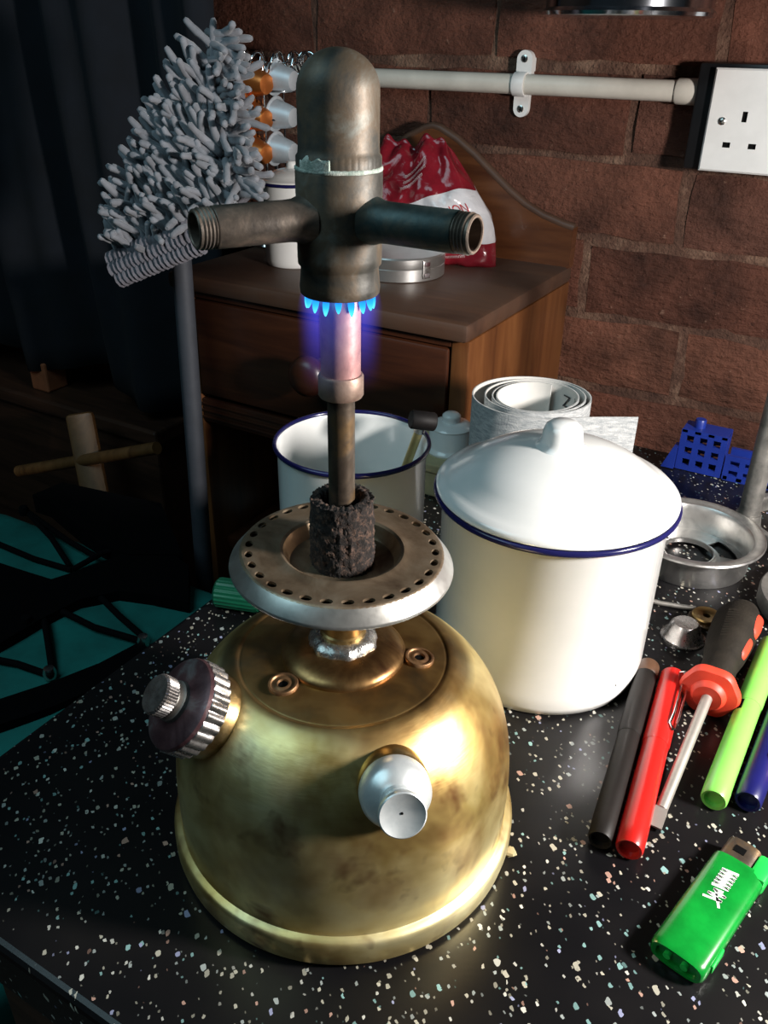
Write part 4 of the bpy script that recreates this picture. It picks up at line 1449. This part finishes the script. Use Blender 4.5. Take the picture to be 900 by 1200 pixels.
# arched back board with a moulded edge
arch = [(-0.139, 0.158), (-0.150, 0.160), (-0.175, 0.167), (-0.196, 0.176), (-0.217, 0.189), (-0.240, 0.206), (-0.261, 0.222), (-0.283, 0.236), (-0.304, 0.246), (-0.326, 0.2525), (-0.348, 0.256)]
cxm = (CXL+CXR)/2
half = [(x, z) for x, z in arch if x > cxm-0.04]
full = [(-0.139, 0.117)] + arch[:8]
mid = [(cxm, 0.2475)]
right = [(-0.139+(x+0.139)*1.0, z) for x, z in arch if x > cxm]
left = [(2*cxm-x, z) for x, z in right[::-1]]
outline = right + ([(cxm, right[-1][1]+0.002)] if abs(right[-1][0]-cxm) > 0.004 else []) + left
pl = [(CXR, CZT-0.001)] + outline + [(2*cxm-CXR, CZT-0.001)]
Mback = Matrix.Translation((0, CYB, -FZ)) @ Matrix.Rotation(math.pi/2, 4, 'X')
bb = MB().prism(pl, 0.0, 0.014, Mback).build('back_board', 'backboard_wood', cab, 30)
MB().tube([Vector((x, CYB-0.010, H(z))) for x, z in outline], 0.0048, 10).build('edge_moulding', 'cabinet_top', bb, 60)
# slat and pale strip seen in the open shelf
tag(MB().box((-0.375, 0.520, -0.208), (0.12, 0.05, 0.008), 0.002).build('paper_strip', 'bag_white', None, 0), 'pale strip lying on the open shelf of the cabinet', 'strip')

# on the cabinet: small lidded canister, tin, bag of powder, capsule stand
sc_p = PZ(352, 300, CZT)
enamel_can('enamel_canister', 'small white enamel canister with lid standing on the wooden cabinet', (-0.397, 0.520, CZT), 0.031, 0.083, True, 0.0335)

tn = thing('hinged_tin', 'round silver tin with hinge on the cabinet top before the bag', 'tin', (-0.284, 0.548, CZT))
MB().lathe([(0.0, 0.0), (0.0475, 0.0), (0.049, 0.001), (0.049, 0.0125), (0.0485, 0.013), (0.0, 0.013)], 72).build('base', 'tin_silver', tn, 35)
lidt = MB().lathe([(0.0, 0.0132), (0.0488, 0.0132), (0.0492, 0.0138), (0.0492, 0.0225), (0.0480, 0.0240), (0.0, 0.0245)], 72).build('lid', 'tin_silver', tn, 35)
hx = Vector((PZ(497, 330, CZT).x+0.284, PZ(497, 330, CZT).y-0.548, 0)).normalized()
Mhinge = along(hx*0.0492+Vector((0, 0, 0.0125)), hx)
MB().box((0, 0, 0.0005), (0.009, 0.018, 0.003), 0.0008, Mhinge).build('hinge', 'nickel', tn, 40)
for s_ in (-1, 1):
    MB().box((0.0, 0.0055*s_, 0.002), (0.0060, 0.004, 0.002), 0.0005, Mhinge).build('hinge_knuckle', 'nickel_worn', tn, 40)

bag = thing('food_bag', 'crumpled red and white plastic bag on the cabinet before the arched back', 'bag', (-0.294, 0.626, CZT))
BW, BHt = 0.176, 0.122


def bag_pt(u, v, side):
    """u 0..1 left to right, v 0..1 bottom to top"""
    w = BW*(1.0 - 0.10*v - 0.50*max(0, v-0.35)**1.4*1.5)
    x = (u-0.5)*w - 0.022*v**1.6 + 0.004
    z = BHt*v + (0.006*math.sin(u*9+1)+0.004*math.sin(u*23))*v**3 - 0.012*abs(2*u-1)**3*v
    fat = 0.034*(max(0.0, 1-abs(2*u-1)**2.6))**0.6*(max(0.0, 1-abs(2*v*0.93-0.78)**2.4))**0.6
    n1 = noise.noise(Vector((u*4.5, v*4.5, 3.1+side)))*0.010 + noise.noise(Vector((u*11, v*11, 7.7+side)))*0.0045
    fr = fat*(1+0.0) + n1*min(1, fat/0.012)
    y = -side*max(fr, 0.0004)
    tw = 0.35
    return Vector((x*math.cos(tw)-y*math.sin(tw)*0.3, x*math.sin(tw)*0.30+y-0.006+0.012*v, max(z, 0.0)))


nu, nv = 46, 46
vs, fs = [], []
me = bpy.data.meshes.new('film')
uvs = []
for side in (1, -1):
    for j in range(nv):
        for i in range(nu):
            vs.append(bag_pt(i/(nu-1), j/(nv-1), side))
            uvs.append((i/(nu-1), j/(nv-1)))
for s_ in range(2):
    o0_ = s_*nu*nv
    for j in range(nv-1):
        for i in range(nu-1):
            q = (o0_+j*nu+i, o0_+j*nu+i+1, o0_+(j+1)*nu+i+1, o0_+(j+1)*nu+i)
            fs.append(q if s_ == 0 else q[::-1])
border = [i for i in range(nu)]+[j*nu+nu-1 for j in range(1, nv)]+[(nv-1)*nu+i for i in range(nu-2, -1, -1)]+[j*nu for j in range(nv-2, 0, -1)]
N0 = nu*nv
for i in range(len(border)):
    a, b_ = border[i], border[(i+1) % len(border)]
    fs.append((b_, a, N0+a, N0+b_))
me.from_pydata([tuple(v) for v in vs], [], fs)
ul = me.uv_layers.new(name='UVMap')
for lp in me.loops:
    ul.data[lp.index].uv = uvs[lp.vertex_index]
for p in me.polygons:
    p.use_smooth = True
me.materials.append(MATS['bag'])
film = bpy.data.objects.new('film', me)
COL.objects.link(film)
film.parent = bag


def on_bag(u0, v0, rot=0.0):
    def fn(x, y):
        xr, yr = x*math.cos(rot)-y*math.sin(rot), x*math.sin(rot)+y*math.cos(rot)
        return bag_pt(u0+xr/BW, v0+yr/BHt, 1) + Vector((0, -0.0009, 0))
    return fn


text_mesh('ION', 0.013, on_bag(0.78, 0.44, 0.22), 'printed_word', 'bag_print_red', film)
for i, (u0, v0) in enumerate(((0.50, 0.62), (0.52, 0.675), (0.53, 0.73))):
    text_mesh('mmnmnmmnm', 0.0058, on_bag(u0-0.08, v0, 0.36), 'fine_print', 'bag_print_white', film)
text_mesh('nmmnmnmmnmm', 0.0055, on_bag(0.60, 0.10, 0.10), 'fine_print', 'bag_print_white', film)
text_mesh('mnmmnmnmmnm', 0.0055, on_bag(0.60, 0.055, 0.10), 'fine_print', 'bag_print_white', film)

# capsule stand: chrome wire frame with a coil on top, columns of capsules
cs_p = PY(322, 130, 0.60)
CSX, CSY = cs_p.x, 0.60
st = thing('capsule_stand', 'chrome wire capsule stand on the cabinet behind the mop head', 'stand', (CSX, CSY, CZT))
MB().lathe([(0.0, 0.0), (0.042, 0.0), (0.044, 0.002), (0.043, 0.004), (0.008, 0.0065), (0.0, 0.0065)], 48).build('base', 'chrome', st, 40)
topz = PY(322, 66, 0.60).z - CZT
MB().tube([(0, 0, 0.004), (0, 0, topz)], 0.003, 12).build('post', 'chrome', st, 40)
coil = []
for i in range(241):
    t = i/240
    a = 2*math.pi*t
    b2 = 2*math.pi*13*t
    rr = 0.040+0.0075*math.cos(b2)
    coil.append((rr*math.cos(a), rr*math.sin(a), topz-0.006+0.0105*math.sin(b2)))
MB().tube(coil[:-1], 0.0016, 7, closed=True).build('coil', 'chrome', st, 60)
for a in (0.4, 1.97, 3.54, 5.11):
    MB().tube([(0.0, 0.0, topz-0.006), (0.045*math.cos(a), 0.045*math.sin(a), topz-0.006), (0.045*math.cos(a), 0.045*math.sin(a), 0.003)], 0.0014, 8).build('wire', 'chrome', st, 60)
for k_, zc in enumerate((PY(310, 163-24, 0.57).z, PY(310, 150-44, 0.57).z)):
    pts = [(0.046*math.cos(t), 0.046*math.sin(t), zc-CZT) for t in np.linspace(0, 2*math.pi, 41)[:-1]]
    MB().tube(pts, 0.0013, 7, closed=True).build('hoop', 'chrome', st, 60)
cproto = None
capprof = [(0.0, 0.0), (0.0178, 0.0), (0.0180, 0.0010), (0.0150, 0.0015), (0.0146, 0.004), (0.0112, 0.0210), (0.0095, 0.0250), (0.0050, 0.0262), (0.0, 0.0258)]


def capsule(px, py, yy, d, matn, label, grp):
    p = PY(px, py, yy)
    t = thing('coffee_capsule', label, 'capsule', p, 0, grp)
    Mx = along(-Vector(d).normalized()*0.020, d)
    MB().lathe(capprof, 28, Mx).build('cup', matn, t, 40)
    MB().lathe([(0.0, -0.0006), (0.0172, -0.0006), (0.0176, 0.0002), (0.0, 0.0002)], 28, Mx).build('foil', 'capsule_silver', t, 40)
    return t


dcu = (U3*0.72 - A3*0.62 + Vector((0, 0, -0.1)))
dsi = (U3*0.85 - A3*0.50 + Vector((0, 0, -0.1)))
for py, nm in ((98, 'topmost of the copper column'), (140, 'in the middle of the copper column'), (180, 'lowest of the copper column')):
    capsule(309, py, 0.555, dcu, 'capsule_copper', 'copper coloured coffee capsule, '+nm+' in the wire stand', 'copper capsules in the stand')
for py, nm in ((94, 'topmost of the silver column'), (137, 'in the middle of the silver column'), (178, 'lowest of the silver column')):
    capsule(340, py, 0.575, dsi, 'capsule_silver', 'silver coffee capsule, '+nm+' in the wire stand', 'silver capsules in the stand')

# ------------------------------------------------------------------ mop
DM = 0.79
mop = thing('chenille_mop', 'grey chenille mop standing head up beside the wooden cabinet', 'mop')
pt = PD(208, 240, DM+0.04)
pbm = PD(240, 680, 1.0)
dpm = (pbm-pt)
pfl = pt + dpm*((FZ+0.002-pt.z)/dpm.z)
mop.location = (pfl.x, pfl.y, FZ)
inv = Vector((pfl.x, pfl.y, FZ))
MB().tube([pfl-inv, (pfl+pt)/2-inv, pt-inv], 0.0100, 20).build('pole', 'pole_grey', mop, 40)
# the pad: an outline on a plane that faces left and towards the room
pc = PD(218, 185, DM)
pn_ = (-A3*0.86 - U3*0.42 + Vector((0, 0, 0.22))).normalized()


def pad_pt(px, py):
    d = Vector(ray(px, py))
    t = (pc-Vector(CAM)).dot(pn_)/d.dot(pn_)
    return Vector(CAM)+d*t


outl = [(249, 44), (258, 38), (264, 62), (271, 110), (279, 170), (285, 222), (262, 246), (222, 272), (166, 306), (140, 300), (134, 282), (143, 250), (170, 200), (198, 150), (227, 95)]
pad_px = np.array(outl, float)
front = [pad_pt(*p) for p in outl]
vs = [p-inv for p in front]+[p-pn_*0.022-inv for p in front]
n = len(front)
fs = [tuple(range(n)), tuple(range(2*n-1, n-1, -1))]+[(i, n+i, n+(i+1) % n, (i+1) % n) for i in range(n)]
MB().add(vs, fs).build('pad', 'mop_hem', mop, 0)
# hem: a thick rope-like band along the lower edge
hem_a, hem_b = pad_pt(138, 312), pad_pt(232, 272)
hb = MB()
for row in range(3):
    dv = (pad_pt(146, 322)-pad_pt(138, 308))*(row*0.75-0.45)
    pts = [hem_a+(hem_b-hem_a)*t+dv+pn_*(0.006+0.0025*(row == 1))-inv for t in np.linspace(0, 1, 60)]
    hb.tube(pts, [0.0078+0.0014*math.sin(i*1.9+row) for i in range(60)], 10)
hb.build('hem_band', 'mop_hem', mop, 60)


def inside(p, poly):
    c = False
    m_ = len(poly)
    j = m_-1
    for i in range(m_):
        if ((poly[i][1] > p[1]) != (poly[j][1] > p[1])) and (p[0] < (poly[j][0]-poly[i][0])*(p[1]-poly[i][1])/(poly[j][1]-poly[i][1])+poly[i][0]):
            c = not c
        j = i
    return c


# chenille fingers: seven alike bent meshes, sampled evenly over the pad
finger_meshes = []
for k in range(7):
    bend = rng.uniform(-1.3, 1.3)
    Lf = rng.uniform(0.025, 0.037)
    pts, rr = [], []
    for i in range(6):
        t = i/5
        pts.append((0.30*bend*Lf*t*t, 0.10*math.sin(t*4+k)*Lf*0.3, Lf*t))
        rr.append(0.0038*(0.95+0.10*math.sin(i*2.1+k))*(1-0.15*t))
    pts.append((0.30*bend*Lf, pts[-1][1], Lf+0.0022))
    rr.append(0.0018)
    tmp = MB().tube(pts, rr, 7)
    mef = bpy.data.meshes.new('chenille_finger')
    mef.from_pydata([tuple(p) for p in tmp.v], [], tmp.f)
    for p in mef.polygons:
        p.use_smooth = True
    mef.materials.append(MATS['mop_chenille'])
    finger_meshes.append(mef)
spots = []
tries = 0
while len(spots) < 360 and tries < 60000:
    tries += 1
    p = (rng.uniform(122, 306), rng.uniform(18, 300))
    if not inside(p, outl):
        continue
    if all((p[0]-q[0])**2+(p[1]-q[1])**2 > 6.9**2 for q in spots):
        spots.append(p)
# the fringe along the right edge and the upper tip
for t in np.linspace(0, 1, 24):
    xx = 250+36*t**0.7
    spots.append((xx-6, 40+184*t))
spots.sort(key=lambda p: p[1])
rest = MB()
ndone = 0
img_up = Vector(CU)
img_rt = Vector(CR)
for i, p in enumerate(spots):
    base_p = pad_pt(*p) + pn_*0.001
    edge_r = (p[0] - (250+36*max(0, (p[1]-40)/184)**0.7)) > -20 + 11*rng.normal()
    if edge_r:
        d = pn_*0.30 + img_rt*(0.52+0.16*rng.normal()) + img_up*(-0.12+0.26*rng.normal())
    else:
        d = pn_*0.55 + img_up*(0.60+0.17*rng.normal()) + img_rt*(-0.28+0.22*rng.normal())
    if p[1] > 235 and not edge_r:
        d = pn_*0.7 + img_up*(0.55+0.3*rng.normal()) + img_rt*(0.15*rng.normal())
    Mx = along(base_p-inv, d) @ Matrix.Rotation(rng.uniform(0, 6.28), 4, 'Z')
    me_ = finger_meshes[rng.integers(0, 7)]
    if ndone < 300 and (i % 3 != 2):
        fo = bpy.data.objects.new('chenille_finger', me_)
        COL.objects.link(fo)
        fo.parent = mop
        fo.matrix_local = Mx
        ndone += 1
    else:
        rest.add([v.co for v in me_.vertices], [tuple(q.vertices) for q in me_.polygons], Mx)
ro = rest.build('chenille_fingers', 'mop_chenille', mop, 60, fix=False)
ro['kind'] = 'stuff'

# ------------------------------------------------------------------ curtain and things in the dark corner
cu_ = thing('dark_curtain', 'dark navy cloth hanging in folds from a rail behind the mop', 'curtain', (0, 0, 0))
vs, fs = [], []
nx, nz_ = 120, 30
x0, x1, zlo, zhi = -1.45, -0.545, -0.115, 1.0
for j in range(nz_):
    t = j/(nz_-1)
    for i in range(nx):
        s_ = i/(nx-1)
        x = x0+(x1-x0)*s_
        amp = 0.026*(1-0.35*t)
        y = 0.600 + amp*math.sin(s_*30+1.2*math.sin(t*3)) + 0.012*math.sin(s_*67+t*4)
        z = zlo+(zhi-zlo)*t + (0.012*math.sin(s_*21) + 0.05*(1-s_) - 0.03)*(1-t)
        vs.append((x, y, z))
for j in range(nz_-1):
    for i in range(nx-1):
        fs.append((j*nx+i, j*nx+i+1, (j+1)*nx+i+1, (j+1)*nx+i))
cl_o = MB().add(vs, fs).build('cloth', 'navy_cloth', cu_, 80, fix=False)
md = cl_o.modifiers.new('thickness', 'SOLIDIFY')
md.thickness = 0.003
MB().tube([(-1.49, 0.60, 1.0), (-0.5, 0.60, 1.0)], 0.010, 14).build('rail', 'pole_grey', cu_, 40)
for x in (-1.35, -0.56):
    MB().box((x, 0.648, 1.0), (0.016, 0.094, 0.016), 0.002).build('bracket', 'pole_grey', cu_, 40)

wp_ = thing('wooden_chest', 'dark brown wooden chest under the hanging curtain', 'chest', (-1.02, 0.625, FZ))
MB().box((0, 0, 0.25), (0.66, 0.12, 0.44), 0.004).build('body', 'dark_wood', wp_, 0)
MB().box((0, -0.004, 0.482), (0.68, 0.13, 0.024), 0.004).build('lid', 'dark_wood', wp_, 0)
for x in (-0.28, 0.28):
    MB().box((x, 0, 0.016), (0.06, 0.10, 0.032), 0.003).build('foot', 'dark_wood', wp_, 0)
tcp = PY(34, 421, 0.57)
tcb = thing('terracotta_block', 'small orange clay block on the chest below the curtain hem', 'block', (tcp.x, 0.600, FZ+0.494))
MB().box((0, 0, 0.024), (0.038, 0.040, 0.048), 0.003).build('block', 'terracotta', tcb, 0)
MB().box((0, 0, 0.0545), (0.030, 0.032, 0.014), 0.003).build('cap', 'terracotta', tcb, 0)

# wooden upright with a cross peg
wt, wbt = PY(93, 484, 0.50), PY(122, 632, 0.46)
dw = wbt-wt
wfl = wt + dw*((FZ-wt.z)/dw.z)
ws_ = thing('wooden_prop', 'pale wooden upright with a round cross peg standing before the chest', 'wooden prop', (wfl.x, wfl.y, FZ))
iv2 = Vector((wfl.x, wfl.y, FZ))
Mu = along(wfl-iv2, -dw, U3)
Lu = (wt-wfl).length
MB().box((0, 0, Lu/2), (0.014, 0.040, Lu), 0.006, Mu).build('upright', 'pale_wood', ws_, 40)
p1, p2 = PY(22, 552, 0.475), PY(184, 525, 0.485)
MB().tube([p1-iv2, p2-iv2], 0.0085, 14).build('peg', 'pale_wood', ws_, 40)

# green rucksack on a low stool beside the bench
BT = -0.170
stl = thing('low_stool', 'dark low wooden stool carrying the green rucksack', 'stool', (-0.50, 0.07, FZ))
MB().box((0, 0, 0.345), (0.56, 0.46, 0.03), 0.006).build('seat', 'dark_wood', stl, 0)
for x in (-0.24, 0.24):
    for y in (-0.19, 0.19):
        MB().box((x, y, 0.165), (0.04, 0.04, 0.33), 0.004).build('leg', 'dark_wood', stl, 0)
rk = thing('green_rucksack', 'teal green rucksack laced with black elastic cord lying beside the bench', 'rucksack', (-0.50, 0.07, FZ+0.36))
rz = Vector((-0.50, 0.07, FZ+0.36))
vs, fs = [], []
nu, nv = 48, 24
hx_, hy_, hz_ = 0.31, 0.248, (BT-rz.z)/2
for j in range(nv+1):
    ph_ = -math.pi/2+math.pi*j/nv
    for i in range(nu):
        a = 2*math.pi*i/nu
        e1, e2 = 0.32, 0.35
        cp, sp2 = math.cos(ph_), math.sin(ph_)
        ca_, sa_ = math.cos(a), math.sin(a)
        f_ = lambda w, e_: math.copysign(abs(w)**e_, w)
        x = hx_*f_(cp, e1)*f_(ca_, e2)
        y = hy_*f_(cp, e1)*f_(sa_, e2)
        z = hz_*f_(sp2, e1)
        if z > 0:
            z += 0.006*noise.noise(Vector((x*9, y*9, 2.0)))
        vs.append((x, y, z+hz_))
for j in range(nv):
    for i in range(nu):
        fs.append((j*nu+i, j*nu+(i+1) % nu, (j+1)*nu+(i+1) % nu, (j+1)*nu+i))
MB().add(vs, fs).build('body', 'teal_cloth', rk, 60)


def pad_on_bag(name, pix, h, matn, z=BT, smooth=30):
    pts = [PZ(x, y, z)-rz for x, y in pix]
    area = sum(pts[i].x*pts[(i+1) % len(pts)].y-pts[(i+1) % len(pts)].x*pts[i].y for i in range(len(pts)))
    if area < 0:
        pts = pts[::-1]
    zz = BT-rz.z
    return MB().prism([(p.x, p.y) for p in pts], zz-0.012, zz+h, None).build(name, matn, rk, smooth)


pad_on_bag('side_pocket', [(-60, 655), (0, 668), (30, 678), (62, 688), (112, 672), (150, 655), (200, 655), (222, 672), (222, 716), (180, 706), (140, 702), (95, 712), (50, 735), (0, 765), (-60, 790)], 0.010, 'black_cloth')
pad_on_bag('edge_band', [(-50, 838), (0, 828), (60, 808), (118, 785), (165, 760), (176, 768), (120, 812), (60, 838), (0, 858), (-50, 872)], 0.008, 'black_cloth')
pad_on_bag('back_flap', [(120, 648), (58, 596), (40, 590), (75, 575), (190, 600), (215, 660), (150, 660)], 0.012, 'black_cloth')
for ln in ([(28, 596), (60, 630), (82, 664)], [(30, 598), (80, 634), (112, 652)], [(-10, 634), (40, 655), (84, 668)],
           [(50, 716), (56, 750), (62, 790)], [(-10, 772), (20, 778), (60, 792)], [(70, 715), (110, 735), (168, 752)], [(118, 700), (140, 722), (170, 748)], [(84, 668), (120, 648), (150, 640)]):
    pts = [PZ(x, y, BT+0.006)-rz for x, y in ln]
    dense = []
    for i in range(len(pts)-1):
        for t in np.linspace(0, 1, 6)[:-1]:
            dense.append(pts[i].lerp(pts[i+1], t))
    dense.append(pts[-1])
    MB().tube(dense, 0.0032, 8).build('elastic_cord', 'cord_black', rk, 60)
for (x, y) in ((168, 750), (58, 788), (28, 598), (31, 728)):
    p = PZ(x, y, BT+0.010)-rz
    MB().lathe([(0.0, -0.006), (0.0055, -0.005), (0.0060, 0.0), (0.0045, 0.005), (0.0, 0.006)], 16, Matrix.Translation(p)).build('cord_toggle', 'screw_metal' if x in (168, 58) else 'cord_black', rk, 60)
